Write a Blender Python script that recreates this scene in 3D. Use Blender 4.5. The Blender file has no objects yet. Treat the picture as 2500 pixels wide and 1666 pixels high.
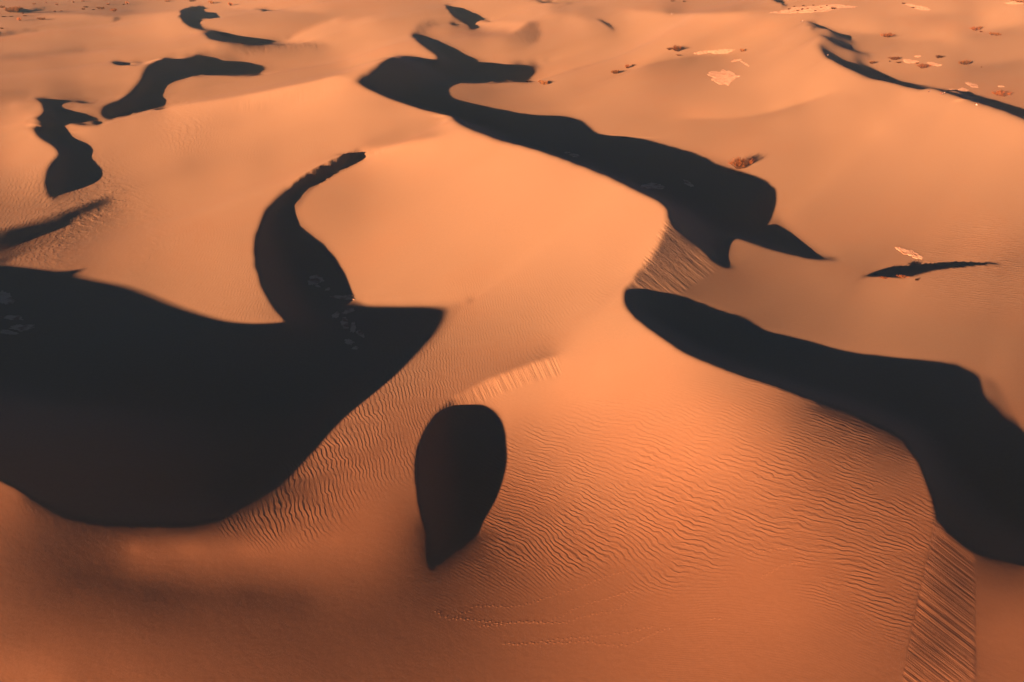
import bpy, math, random
import numpy as np
from mathutils import Vector
# ---------------------------------------------------------------- camera, light, exposure
SC=bpy.context.scene; COL=SC.collection
SUN_ELEV=math.atan(0.15); SUN_AZ=math.radians(52.0)      # direction the light travels, from +x towards +y
cam_d=bpy.data.cameras.new('camera'); cam=bpy.data.objects.new('camera',cam_d); COL.objects.link(cam)
cam.location=(0,0,100); cam.rotation_euler=(math.radians(59.5),0,0)
cam_d.sensor_width=36; cam_d.lens=24.005; cam_d.clip_start=1; cam_d.clip_end=30000; SC.camera=cam
W=bpy.data.worlds.new('World'); SC.world=W; W.use_nodes=True
wn=W.node_tree.nodes; wl=W.node_tree.links
bg=wn['Background']; sky=wn.new('ShaderNodeTexSky'); sky.sky_type='NISHITA'; sky.sun_disc=False
sky.sun_elevation=SUN_ELEV; sky.sun_rotation=math.radians(270)-SUN_AZ
sky.air_density=0.10; sky.dust_density=0.0; sky.ozone_density=1.0; sky.altitude=3000
wl.new(sky.outputs[0],bg.inputs[0]); bg.inputs[1].default_value=0.05
sun_d=bpy.data.lights.new('sun','SUN'); sun=bpy.data.objects.new('sun',sun_d); COL.objects.link(sun)
sun_d.energy=5.0; sun_d.angle=math.radians(0.32); sun_d.color=(1.0,0.45,0.25)
ldir=Vector((math.cos(SUN_AZ)*math.cos(SUN_ELEV),math.sin(SUN_AZ)*math.cos(SUN_ELEV),-math.sin(SUN_ELEV)))
sun.rotation_euler=ldir.to_track_quat('-Z','Y').to_euler(); sun.location=(-300,-300,300)
SC.view_settings.view_transform='Standard'; SC.view_settings.look='None'; SC.view_settings.gamma=1.0
SC.view_settings.exposure=3.0
SC.cycles.max_bounces=4; SC.cycles.diffuse_bounces=1; SC.cycles.volume_bounces=0

# ================================================================ dune heights
# Crest lines, shade outlines and slope brightness noted for each dune are turned into one
# height field in metres on a fan-shaped grid: a lit slope's brightness fixes its steepness
# along the light, and each crest must be just high enough to throw its shade to its far end.
# all traced data in source px (2500x1666)
def C(ox,oy,k,*p): return [(ox+x/k, oy+y/k) for x,y in p]
A=lambda *p: C(0,0,2.8,*p)
B=lambda *p: C(830,0,2.8,*p)
Cc=lambda *p: C(1660,0,2.8,*p)
D=lambda *p: C(0,550,2.8,*p)
E=lambda *p: C(830,550,2.8,*p)
F=lambda *p: C(1660,550,2.8,*p)
G=lambda *p: C(830,1106,2.8,*p)
Hh=lambda *p: C(1660,1106,2.8,*p)
I=lambda *p: C(0,1106,2.8,*p)
SH={}
SH['pit']=[(-900,850),(-700,740),(-300,655)]+D((0,262),(60,270),(210,282),(400,312),(530,348),(700,385),(850,410),(960,445),(1100,502),(1250,560),(1400,610),(1500,640),(1600,660),(1720,670),(1850,668),(1955,662),(1880,570),(1830,500),(1790,420),(1755,310),(1740,220),(1740,150),(1755,50))+\
 A((1765,1568),(1790,1490),(1830,1420),(1900,1350),(2020,1250),(2130,1170),(2240,1115))+B((0,1085),(60,1055),(150,1033),(178,1085),(100,1120),(0,1168))+\
 A((2250,1210),(2150,1280),(2070,1370),(2030,1440),(2045,1490),(2095,1568))+D((2170,85),(2270,180),(2320,250),(2352,305))+\
 E((30,300),(70,400),(100,480),(130,540),(300,548),(450,552),(600,548),(700,540),(890,516),(800,590),(750,665),(700,740),(600,855),(500,945),(400,1020),(280,1090),(150,1175),(60,1245),(0,1315))+\
 I((2280,-170),(2220,-85),(2150,0),(2050,90),(1950,170),(1850,240),(1720,330),(1600,400),(1500,440),(1300,480),(1000,490),(800,480),(600,465),(450,430),(300,350),(150,260),(0,185))+[(-150,1110),(-400,1010),(-700,930)]
SH['pin']=A((215,885),(235,860),(280,842),(325,838),(290,828),(215,832),(230,818),(275,790),(300,760),(300,725),(270,690),(225,670),(430,680),(580,690),(640,705),(560,702),(430,702),(460,735),(540,765),(620,780),(665,805),(655,825),(715,828),(690,845),(650,860),(600,858),(520,855),(445,845),(470,895),(540,945),(620,985),(650,1020),(645,1070),(680,1120),(720,1170),(722,1195),(700,1230),(650,1260),(560,1290),(470,1315),(400,1335),(350,1355),(330,1345),(315,1290),(312,1220),(325,1160),(355,1105),(400,1060),(402,1040),(370,1000),(310,960),(250,920))
SH['wedge']=[(-300,660),(-120,600),(0,565),(14,560),(43,552),(107,536),(171,514),(214,498),(257,486),(272,487),(275,493),(250,505),(214,520),(179,536),(150,550),(107,568),(71,584),(36,600),(0,616),(-120,680)]
SH['s4']=A((1440,357),(1500,370),(1560,385),(1640,405),(1740,420),(1800,435),(1830,465),(1810,490),(1740,512),(1600,515),(1450,516),(1330,525),(1230,548),(1180,575),(1150,610),(1135,655),(1165,700),(1140,732),(1000,760),(900,790),(800,815),(720,822),(705,800),(695,760),(695,740),(720,720),(820,685),(900,625),(950,560),(975,500),(985,465),(1020,435),(1080,405),(1180,390),(1280,388),(1360,375))
SH['s5']=A((1225,100),(1240,70),(1290,52),(1330,50),(1355,40),(1390,60),(1395,75),(1440,85),(1480,105),(1487,118),(1470,128),(1420,135),(1375,145),(1370,160),(1390,185),(1440,205),(1500,218),(1600,235),(1660,247),(1740,248),(1850,255),(1930,268),(1950,280),(1920,292),(1840,300),(1760,308),(1680,305),(1600,295),(1500,280),(1430,258),(1400,235),(1388,217),(1430,225),(1470,225),(1440,215),(1350,200),(1270,170),(1235,135))
SH['s6']=A((768,425),(800,420),(870,425),(990,433),(930,440),(850,443),(790,443))
SH['s7']=A((1748,55),(1800,60),(1900,70),(1850,74),(1790,74))
SH['s7b']=A((765,152),(785,125),(800,112),(812,118),(810,135),(790,148))
SH['s8']=B((720,38),(745,38),(800,55),(880,75),(950,105),(1000,130),(1035,150),(935,148),(930,160),(950,185),(930,198),(890,202),(870,195),(868,165),(840,145),(790,120),(750,90),(735,60))
SH['s9']=B((715,155),(795,153),(805,180),(770,172))
SH['main']=B((495,235),(505,222),(530,228),(600,250),(680,275),(770,310),(850,350),(940,395),(1030,430),(1130,437),(1250,438),(1380,443),(1350,490),(1320,530),(1315,562),(1250,562),(1160,560),(1020,570),(900,572),(820,580),(775,600),(768,630),(790,665),(860,690),(1000,725),(1150,760),(1300,785),(1430,790),(1530,785),(1600,805),(1670,825),(1710,860),(1760,910),(1850,930),(2000,945),(2150,965),(2250,995))+\
 Cc((0,1018),(150,1055),(280,1095),(350,1130),(430,1170),(530,1215),(610,1265),(655,1310),(670,1400),(685,1510),(745,1568))+F((800,70),(900,145),(980,205),(1080,245),(1000,240),(850,215),(700,180),(550,140),(460,108),(400,88),(375,95),(360,150),(348,220),(370,300),(300,285),(240,255),(170,190),(80,110),(0,40))+\
 B((2240,1500),(2238,1480),(2235,1430),(2200,1390),(2130,1350),(2000,1290),(1850,1215),(1700,1155),(1550,1095),(1430,1050),(1300,1008),(1180,980),(1090,962),(1000,925),(900,885),(800,840),(765,815),(780,797),(700,785),(600,760),(450,710),(300,655),(180,600),(110,565),(90,545),(170,505),(250,450),(300,410),(380,382),(450,378),(560,382),(600,395),(640,403),(668,392),(655,365),(600,325),(540,285),(500,250))
SH['low']=E((1935,500),(1940,450),(1960,430),(2050,430),(2150,440),(2250,452),(2352,475))+F((150,520),(300,575),(470,625),(520,665),(570,705),(750,750),(950,805),(1150,855),(1400,890),(1700,920),(1900,940),(1990,975),(2100,1030),(2160,1080),(2200,1160),(2250,1270),(2300,1345),(2352,1405))+[(2600,1150),(2750,1300),(2900,1500),(2700,1440),(2500,1378)]+Hh((2200,720),(2010,680),(1870,570),(1742,470),(1742,430),(1720,290),(1680,180),(1620,30))+\
 F((1600,1568),(1560,1480),(1450,1410),(1300,1340),(1150,1270),(1000,1220),(900,1190),(750,1135),(600,1085),(400,1020),(200,945),(0,852))+E((2250,800),(2130,720),(2050,660),(1980,590),(1940,530))
SH['tear']=E((760,1210),(850,1222),(960,1218),(1020,1235),(1070,1270),(1110,1320),(1135,1400),(1145,1500),(1150,1568))+G((1140,100),(1120,180),(1085,280),(1040,370),(980,460),(940,560),(850,620),(750,680),(680,740),(640,800),(600,800),(600,700),(600,530),(560,420),(535,300),(517,180),(515,80),(525,0))+E((545,1490),(590,1390),(650,1310),(720,1240))
SH['s14']=F((1250,355),(1340,320),(1450,295),(1600,278),(1750,262),(1900,255),(2050,258),(2200,262),(2100,272),(1950,285),(1800,300),(1680,320),(1600,352),(1450,358))
SH['s15']=Cc((882,160),(940,190),(945,220),(910,215))
SH['s16']=Cc((975,240),(1050,243),(1130,265),(1190,290),(1205,320),(1195,335),(1250,350),(1360,388),(1250,370),(1130,335),(1070,315),(1030,290),(1000,262))
SH['s17']=Cc((948,300),(970,318),(1010,345),(1060,365),(1110,405),(1150,420),(1210,422),(1270,435),(1320,470),(1400,520),(1500,560),(1600,580),(1700,595),(1780,605),(1850,622),(1880,640),(1950,640),(2020,645),(2100,675),(2200,700),(2352,745),(2700,850),(2700,950),(2352,818),(2250,775),(2100,725),(2000,700),(1900,670),(1820,635),(1740,610),(1700,605),(1640,622),(1560,600),(1480,575),(1380,550),(1280,540),(1180,505),(1100,460),(1050,420),(1015,385),(990,385),(965,345))
SH['s18']=B((1280,-5),(1400,6),(1600,28),(1450,20),(1330,10))
SH['s19']=B((1755,125),(1810,145),(1850,170),(1873,195),(1870,215),(1850,190),(1800,155))
SH['s20']=Cc((620,-8),(700,-8),(715,55),(690,40),(650,15))
SH['s21']=Cc((915,90),(960,100),(930,108))
SH['s22']=[(-100,85),(0,77),(21,79),(43,80),(77,73),(86,76),(54,81),(27,87),(0,88),(-100,100)]
SH['s23']=[(30,24),(45,18),(60,21),(80,20),(118,18),(85,26),(60,30)]
# crease lines (lit both sides)
CR=[
 A((640,862),(720,822),(1140,732),(1500,680),(1800,625),(2100,565),(2352,525))+B((90,545)),
 E((740,1215),(760,1200),(900,1110),(1050,1040),(1200,985),(1350,930),(1500,890)),
 B((150,1033),(300,1005),(500,965),(700,932)),
 E((1960,430),(2000,360),(2110,250),(2170,150),(2235,0)),
 Hh((1742,470),(1730,560),(1700,680),(1660,860),(1620,1010),(1590,1160),(1560,1300),(1530,1480),(1520,1568))+[(2195,1760),(2185,1900)],
 Hh((2010,690),(2010,900),(2005,1100),(2015,1300),(2020,1568))+[(2385,1760),(2390,1900)],
 B((495,235),(510,195),(550,150),(600,132),(650,137),(700,155),(780,182),(860,200)),
 B((575,240),(590,210),(620,185),(690,180)),
 B((1160,232),(1240,190),(1290,150),(1350,148)),
 B((1355,155),(1355,260),(1310,300)),
 Cc((1740,610),(1700,605),(1640,622),(1540,652),(1440,682)),
 A((1440,357),(1640,315),(1800,300),(2000,292),(2250,288)),
 B((720,38),(800,5),(815,-10)),
 Cc((948,300),(960,265),(985,240)),
 A((0,250),(150,235),(300,200),(500,160),(800,113),(1000,95),(1230,75)),
 D((430,130),(250,165),(0,270)),
]
# foot of slip faces (soft crease)
BS=[]
def b(f,*t):
    for x,y,v in t:
        p=f((x,y))[0]; BS.append((p[0],p[1],v))
b(A,(100,60,200),(100,300,205),(400,250,215),(800,200,222),(1100,150,235),(1150,250,232),(600,330,218),(600,400,213),(300,370,188),(200,480,215),(600,520,218),(900,560,222),(300,600,205),(600,650,215),(100,620,195),(850,640,210),(1600,100,218),(2000,60,225),(1600,160,220),(1800,200,222),(2100,200,230),(2250,150,218),(1450,320,232),(1100,340,222),(1250,280,218),(1900,380,205),(2100,340,225),(2200,420,215),(1900,400,190),(2000,500,212),(1400,600,200),(1600,570,208),(1900,560,215),(100,720,245),(200,800,243),(100,900,240),(200,1000,238),(100,1100,240),(250,1200,228),(200,1300,212),(100,1400,198),(350,1450,185),(550,720,212),(650,740,205),(540,900,230),(900,850,228),(800,1000,220),(750,1080,205),(900,1200,212),(1000,1050,222),(1200,900,232),(1500,800,225),(1800,750,225),(1600,850,222),(1400,950,212),(1300,1000,215),(2000,650,245),(2200,600,248),(2300,700,240),(2000,900,235),(1700,1000,232),(2200,1000,228),(1300,1115,195),(1800,1090,205),(2200,1060,220),(1200,1300,225),(1600,1250,230),(2000,1200,228),(1500,1400,226),(900,1400,218),(1700,1450,220),(2330,1400,205),(2200,1420,212),(400,20,205),(1000,30,208),(1700,20,222),(500,430,212))
b(D,(600,100,208),(300,150,195),(200,230,180),(400,260,185),(800,200,215),(700,330,200),(1200,150,222),(1500,200,226),(1600,350,220),(1650,100,215),(1350,500,212),(1700,500,215),(1850,620,195),(1000,400,200))
b(B,(100,200,245),(300,100,245),(200,300,245),(100,400,243),(300,330,240),(500,340,232),(560,360,228),(900,80,230),(850,20,228),(1050,80,225),(1250,100,242),(1400,60,240),(1600,80,235),(1800,50,222),(2000,120,240),(2200,200,242),(1150,200,235),(1050,180,238),(1300,215,195),(1280,270,195),(1000,280,225),(850,250,222),(900,350,218),(1100,380,225),(1300,350,228),(1500,350,225),(1600,250,225),(1700,200,228),(1870,235,195),(1900,350,230),(2000,450,232),(1700,450,228),(1500,480,230),(1450,550,235),(620,165,195),(545,200,190),(700,220,225),(800,195,215),(900,620,190),(1000,600,185),(1100,660,200),(1300,650,205),(1400,720,205),(1600,600,215),(1800,600,222),(1500,760,212),(1800,750,218),(2000,700,222),(2200,650,220),(2000,850,216),(2200,900,214),(2300,800,225),(100,600,232),(300,720,222),(100,750,235),(500,800,235),(300,880,235),(700,850,240),(100,950,235),(500,940,240),(800,930,246),(200,1120,235),(300,1080,240),(500,1020,248),(800,1000,250),(1000,1050,248),(600,1180,238),(300,1200,228),(150,1250,212),(100,1400,212),(100,1500,215),(400,1350,228),(700,1300,238),(1100,1200,246),(1100,1400,243),(700,1500,238),(1400,1200,246),(1700,1350,246),(1900,1450,245),(2100,1450,245),(2150,1400,244),(1500,1150,236),(1300,1100,244))
b(Cc,(100,40,215),(400,60,205),(300,100,228),(600,140,240),(300,250,240),(700,250,242),(900,350,245),(500,380,232),(250,420,205),(700,450,240),(100,480,215),(300,600,225),(600,600,238),(900,550,242),(1200,620,240),(600,740,222),(300,790,222),(800,690,225),(1200,680,222),(1400,690,225),(1550,645,238),(1600,700,245),(1800,750,246),(2100,850,247),(2300,950,247),(1300,800,235),(1380,900,245),(1000,900,235),(700,850,228),(300,900,220),(900,1050,215),(600,1040,215),(1200,1000,220),(1500,1000,235),(2000,1000,240),(1400,1200,228),(1000,1250,218),(800,1200,215),(700,1150,225),(1800,1200,230),(2200,1200,228),(2000,1400,218),(1400,1450,215),(800,1450,208),(900,1350,208),(2300,1450,215),(1000,310,190),(1050,340,190),(1250,300,200),(1400,330,225),(1700,330,232),(2000,300,228),(1300,220,222),(1100,190,225),(1100,120,232),(1500,150,235),(1900,100,222),(2200,80,215),(2250,180,235),(1800,220,228),(1700,260,235),(1200,390,215),(1500,470,215),(1800,520,212),(2100,600,208),(2300,700,200),(1500,530,205),(2200,400,222),(1300,430,215),(1400,50,215),(1200,30,215),(2000,30,215))
b(E,(300,100,238),(200,300,232),(100,400,215),(400,400,230),(700,350,235),(500,500,222),(900,100,241),(1300,100,243),(1700,150,245),(2100,100,246),(1200,350,236),(1700,300,238),(1900,300,238),(900,480,225),(1100,520,225),(1500,430,228),(1700,500,232),(1850,480,232),(1800,600,232),(850,620,212),(1300,600,220),(1000,700,212),(1400,700,225),(1700,700,236),(2050,750,238),(2200,850,240),(1300,850,218),(900,850,210),(1500,820,226),(1200,950,208),(900,1000,200),(700,950,198),(500,1100,195),(400,1200,190),(200,1400,185),(600,1250,180),(450,1450,178),(1000,1100,225),(1200,1050,236),(1400,980,244),(1550,950,246),(1000,1200,215),(1200,1200,228),(1500,1100,246),(1800,1000,252),(1700,1150,247),(2000,900,248),(2300,1000,238),(1400,1250,232),(1250,1350,208),(1200,1500,198),(1500,1400,225),(1900,1300,235),(2200,1200,240),(1600,1500,222),(2000,1500,235),(2300,1450,240))
b(F,(500,200,200),(700,300,195),(900,350,205),(1000,450,200),(700,400,180),(400,350,130),(250,320,150),(150,400,170),(300,500,165),(500,450,160),(600,550,175),(600,640,150),(900,600,180),(1300,450,215),(1600,420,218),(2000,400,210),(2300,350,205),(1500,550,205),(2000,550,200),(1200,650,192),(1600,750,190),(2100,700,180),(2250,750,172),(1800,850,188),(2100,900,185),(2250,1100,175),(2330,1300,172),(1000,700,185),(900,50,205),(1200,100,215),(1600,50,218),(2100,50,225),(1300,220,195),(1600,240,185),(1800,200,200),(2200,150,210),(2330,250,150),(2200,300,180),(1800,360,200),(1200,300,170),(50,150,122),(20,250,126),(100,330,125),(200,1050,222),(50,1000,232),(400,1120,205),(700,1250,198),(1000,1350,185),(1300,1430,165),(1500,1520,150),(900,1210,150),(1200,1330,120),(1400,1415,105),(100,1300,245),(400,1300,228),(700,1450,215),(300,1500,240))
b(Hh,(100,50,240),(400,100,228),(800,100,205),(1200,100,190),(1550,100,165),(1650,350,170),(1400,300,175),(1000,350,190),(600,300,215),(200,300,222),(200,500,205),(600,550,205),(1000,550,198),(1400,600,188),(1650,600,180),(100,700,200),(500,800,208),(900,800,205),(1300,850,192),(1550,900,185),(200,1100,205),(700,1100,210),(1100,1100,198),(1400,1200,185),(300,1400,200),(800,1400,195),(1300,1400,180),(1500,1500,172),(1780,620,80),(1850,700,80),(1800,900,105),(1950,1000,95),(1750,1200,85),(1900,1400,88),(1650,1450,60),(1950,1150,100),(1700,1300,75),(1850,850,95),(1960,850,85),(2150,800,125),(2250,760,70),(2150,950,155),(2250,1050,168),(2300,1200,190),(2150,1300,175),(2250,1450,180),(2100,1500,160),(2080,1100,150))
b(G,(100,50,180),(400,50,170),(450,300,165),(100,300,200),(200,500,205),(450,500,160),(540,450,110),(150,700,175),(400,700,130),(550,800,85),(100,900,120),(350,1000,95),(200,1150,100),(600,1000,90),(800,900,100),(1000,1000,120),(800,1200,125),(1000,1300,140),(600,1350,115),(300,1400,118),(100,1450,125),(1200,1100,150),(1200,900,135),(1000,750,110),(850,750,80),(1050,600,95),(1200,500,150),(1250,250,195),(1250,100,200),(1400,300,200),(1600,200,215),(1900,100,228),(2200,100,235),(1500,600,195),(1800,500,210),(2200,500,215),(1600,800,185),(1900,800,190),(2200,800,200),(1500,1000,170),(1800,1100,190),(2200,1100,200),(1400,1300,160),(1800,1400,185),(2200,1450,195),(1100,1500,145),(800,1500,130))
b(I,(50,250,195),(100,350,195),(200,400,165),(50,450,160),(50,550,130),(100,700,100),(300,650,95),(400,800,88),(800,900,82),(1100,950,78),(1000,1000,80),(1600,950,92),(2000,1000,98),(2200,1050,100),(300,950,95),(50,900,120),(100,1050,130),(50,1200,150),(100,1350,175),(50,1500,190),(400,1500,178),(300,1300,165),(800,1500,165),(800,1300,145),(600,1150,120),(1200,1450,155),(1200,1250,125),(1600,1500,140),(1600,1250,115),(2000,1500,125),(2000,1250,105),(2300,1400,110),(1000,700,145),(700,650,115),(1400,700,160),(1800,640,180),(2000,600,190),(2300,600,195),(1200,600,145),(2200,750,160),(1600,800,125),(1200,800,115),(2000,430,140),(2200,380,160),(1700,500,110),(2100,330,130),(550,550,88),(700,530,70),(1000,530,80),(1400,530,95),(330,420,110),(480,480,80))
BS+=[(-300,1250,190),(-600,1200,190),(-300,1450,150),(-400,1700,190),(300,1850,190),(1000,1850,170),(1800,1850,190),(2600,1700,180),(2700,1900,190),(3000,900,190),(3000,500,215),(3000,200,215),(-500,200,210),(-500,500,215),(-900,1100,190),(1250,-60,220),(0,-60,205),(2500,-60,215)]

# rounded brows: light dies away before the outline
SOFT=[(I((1950,185),(1850,255),(1720,345),(1600,418),(1500,458),(1400,475),(1300,498),(1150,503),(1000,508),(900,505),(800,498),(600,483),(450,448),(380,412),(300,360),(150,270)),(.12,1)),
 (F((1560,1490),(1450,1420),(1300,1350),(1150,1280),(1000,1230),(900,1198)),(-.45,1)),(G((640,815),(600,800)),(-.1,1)),(Hh((2060,700),(2200,725),(2352,765)),(-.1,1)),(G((592,740),(592,640),(585,540),(562,440)),(-1,.15)),(G((700,770),(850,640),(950,560)),(.7,.8))]
# ---- dark-lit strips instead of cast shadows
SH.pop('wedge')
WTOP=[(-300,675),(-120,610),(0,563),(43,552),(107,536),(171,514),(214,498),(257,486),(280,487)]
CR.append(WTOP)
BS+=[(x,y,37) for x,y in [(-200,660),(-120,645),(-60,622),(-20,600),(10,592),(30,582),(50,572),(75,562),(100,550),(125,543),(150,533),(175,525),(200,515),(225,507),(245,498),(262,491),(0,580),(60,560),(15,605),(95,565),(130,553),(165,538),(200,522)]]
BS+=[(x,y,v) for x,y,v in [(0,640,130),(60,612,150),(110,588,160),(165,560,175),(215,535,185),(260,512,190),(300,495,205),(-60,665,120)]]
BS+=[(x,y,v) for x,y,v in [(40,545,195),(100,528,200),(160,508,205),(220,488,205),(260,478,205),(0,553,195)]]
# hook: the cast shadow stops where the streaked slip face begins
_old=SH['pit']; 
P0=_old
SH['pit']=P0
HOOKT=A((2130,1170),(2240,1115))+B((0,1085),(60,1055),(150,1033))
HOOKB=A((2150,1280),(2250,1210))+B((0,1168),(100,1120),(178,1085))
# s14 softer
SHARP=[]
def ln(f,v,*p):
    q=f(*p); SHARP.extend(q)
    for a_,b_ in zip(q[:-1],q[1:]):
        n=max(1,int(((a_[0]-b_[0])**2+(a_[1]-b_[1])**2)**.5/6))
        for k in range(n): BS.append((a_[0]+(b_[0]-a_[0])*k/n,a_[1]+(b_[1]-a_[1])*k/n,v))
ln(A,172,(0,395),(150,386),(300,370),(450,352),(600,335)); ln(A,205,(0,420),(300,392),(600,352)); ln(A,210,(0,362),(300,345),(600,318))
ln(A,170,(0,638),(200,630)); ln(A,200,(0,612),(300,610)); ln(A,180,(350,655),(640,715)) 
ln(A,178,(250,85),(500,94),(700,97),(900,98)); ln(A,212,(300,112),(600,118),(900,112))
CR.append(A((250,90),(500,99),(700,102),(940,99),(1100,90)))
ln(B,205,(1450,72),(1600,95),(1750,122)); ln(B,235,(1400,105),(1600,125),(1700,150))
ln(B,188,(780,192),(900,212),(1000,226)); ln(B,195,(1010,238),(1180,238)); ln(B,225,(1020,262),(1150,268))
ln(B,192,(1500,152),(1530,160)); 
CR.append(B((935,150),(1100,153),(1290,149),(1450,144),(1520,150)))
ln(B,245,(960,165),(1100,168),(1200,165)); ln(B,228,(1080,135),(1280,132),(1480,128))
ln(B,190,(2230,85),(2300,80),(2340,70)); ln(B,240,(2000,85),(2200,108),(2340,118)); ln(B,222,(1900,48),(2100,62),(2200,75))
CR.append(B((1500,35),(1800,50),(2100,75),(2352,100))+Cc((100,95),(400,90),(650,95)))
ln(Cc,244,(50,112),(300,115),(500,110)); ln(Cc,215,(50,82),(300,78),(550,82))
CR.append(Cc((945,180),(1100,203),(1230,222),(1370,232),(1500,225))); ln(Cc,215,(960,200),(1100,222),(1230,240),(1350,255)); ln(Cc,238,(1000,180),(1200,205),(1350,218))
CR.append(Cc((0,815),(200,815),(400,803),(600,770),(800,715),(950,665),(1100,625)))
ln(Cc,214,(50,828),(300,822),(500,805),(700,760),(850,715)); ln(Cc,240,(600,750),(800,695),(950,648),(1080,610)); ln(Cc,230,(50,795),(300,790),(450,780))
ln(Cc,200,(2340,408),(2200,432),(2100,452),(1900,450)); ln(Cc,225,(2340,390),(2200,412),(2000,430))
ln(Cc,244,(2100,110),(2200,85),(2340,60)); ln(Cc,245,(2050,215),(2200,170),(2340,150)); ln(Cc,208,(2000,240),(2200,205),(2340,185))
ln(Cc,236,(1400,92),(1600,90),(1900,88)); ln(Cc,212,(1400,108),(1700,112),(2000,108))
ln(Cc,238,(1500,280),(1700,262),(1900,262)); ln(Cc,212,(1350,292),(1600,290),(1800,282))
CR.append(B((1990,490),(2100,446),(2200,416),(2352,385))+Cc((130,370),(290,375),(400,352)))
ln(B,200,(2110,458),(2200,432),(2340,405)); ln(Cc,190,(10,395),(120,398)); ln(Cc,205,(150,400),(280,395)); ln(B,236,(2000,470),(2100,430),(2200,400),(2340,365))
CR.append(A((1950,272),(2050,215),(2200,150),(2352,100))); ln(A,240,(2020,250),(2150,190),(2340,125)); ln(A,214,(1900,240),(2030,205),(2180,145),(2320,95))
CR.append(A((1500,50),(1700,68),(2000,80),(2250,96))); ln(A,216,(1600,75),(1900,92),(2150,105)); ln(A,232,(1600,45),(1900,62),(2200,80))
ln(B,228,(10,280),(200,262),(350,242)); ln(B,214,(10,120),(200,108),(400,90)); ln(B,240,(50,140),(250,125))
ln(B,186,(620,150),(560,175),(530,210)); ln(B,184,(1330,200),(1335,250),(1290,275)); ln(B,190,(1250,210),(1230,240))
ln(A,190,(1600,335),(1800,318),(2000,310),(2200,308)); ln(A,212,(1650,395),(1850,400),(2100,395))

WBOT=[(-300,740),(-120,685),(0,618),(36,602),(71,586),(107,570),(150,552),(179,538),(214,522),(250,507),(272,495),(280,487)]
CR.append(WBOT)
BS+=[(x,y+7,v) for (x,y),v in zip(WBOT[2:],(75,85,95,105,120,130,145,160,175,190))]
ln(E,200,(900,1095),(1050,1025),(1200,968),(1350,914),(1450,884)); ln(E,238,(1000,1085),(1100,1045),(1200,1005),(1350,950),(1480,912)); ln(E,222,(880,1150),(960,1108)); ln(E,205,(790,1195),(860,1155))
ln(E,232,(1000,1170),(1150,1105),(1350,1040),(1500,1010))
ln(A,214,(800,780),(1140,715),(1500,662),(1800,608),(2100,548),(2330,508)); ln(A,246,(1700,672),(1900,630),(2100,595),(2330,556)); ln(A,238,(1150,752),(1400,715),(1650,680))
ln(B,216,(200,1008),(350,980),(500,948),(650,922)); ln(B,250,(220,1040),(350,1015),(500,985),(650,955))
ln(F,118,(20,130),(60,200),(20,300)); ln(E,122,(2150,260),(2240,120),(2300,100)); ln(E,130,(2040,390),(2200,330),(2330,380))
ln(E,243,(2180,60),(2130,170),(2080,250),(1990,340))

ln(I,182,(900,660),(1300,665),(1700,660),(2000,640),(2300,600)); ln(I,84,(450,830),(800,880),(1100,930)); ln(I,78,(1000,960),(1300,980)); ln(I,92,(1300,980),(1700,960),(2100,1000)); ln(I,190,(0,1480),(200,1500),(400,1540)); ln(I,150,(0,1230),(150,1260),(300,1290)); ln(I,160,(500,1500),(900,1520))

for q,(nx,ny) in SOFT:
    for a_,b_ in zip(q[:-1],q[1:]):
        n=max(1,int(((a_[0]-b_[0])**2+(a_[1]-b_[1])**2)**.5/10))
        for k in range(n):
            x,y=a_[0]+(b_[0]-a_[0])*k/n,a_[1]+(b_[1]-a_[1])*k/n
            for d_,v_ in ((3,44),(11,66),(21,96)): BS.append((x+nx*d_,y+ny*d_,v_))
            if k%3==0: SHARP.append((x,y))

BS+=[(2410,1400,118),(2440,1405,105),(2475,1420,100),(2410,1430,145),(2440,1440,135),(2480,1455,130),(2400,1375,90)]
BS=[(x,y,v*.8 if (2235<x<2383 and y>1290 and v<110) else (v-14 if (720<x<860 and 375<y<485 and v<60) else v)) for x,y,v in BS]

BS=[q for q in BS if not (690<q[0]<763 and 425<q[1]<500 and q[2]<60)]
U0,V0,U1,V1=-1000,-100,3500,1960
def fill(poly,m,st):
    p=np.array(poly,float); x=(p[:,0]-U0)/st; y=(p[:,1]-V0)/st
    n=len(x)
    H,W=m.shape
    for j in range(max(0,int(y.min())),min(H-1,int(y.max()))+1):
        yy=j+.5; xs=[]
        for k in range(n):
            a,b_=y[k],y[(k+1)%n]
            if (a<=yy)!=(b_<=yy): xs.append(x[k]+(yy-a)/(b_-a)*(x[(k+1)%n]-x[k]))
        xs.sort()
        for q in range(0,len(xs)-1,2):
            m[j,max(0,int(np.ceil(xs[q]-.5))):max(0,int(np.floor(xs[q+1]-.5))+1)]=True
def smoothpoly(P,closed=True,it=2):
    P=np.array(P,float)
    for _ in range(it):
        if closed:
            Q=np.roll(P,-1,0); P=np.stack([.75*P+.25*Q,.25*P+.75*Q],1).reshape(-1,2)
        else:
            Q=P[1:];R=P[:-1]; M=np.stack([.75*R+.25*Q,.25*R+.75*Q],1).reshape(-1,2)
            P=np.vstack([P[:1],M,P[-1:]])
    return P
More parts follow.
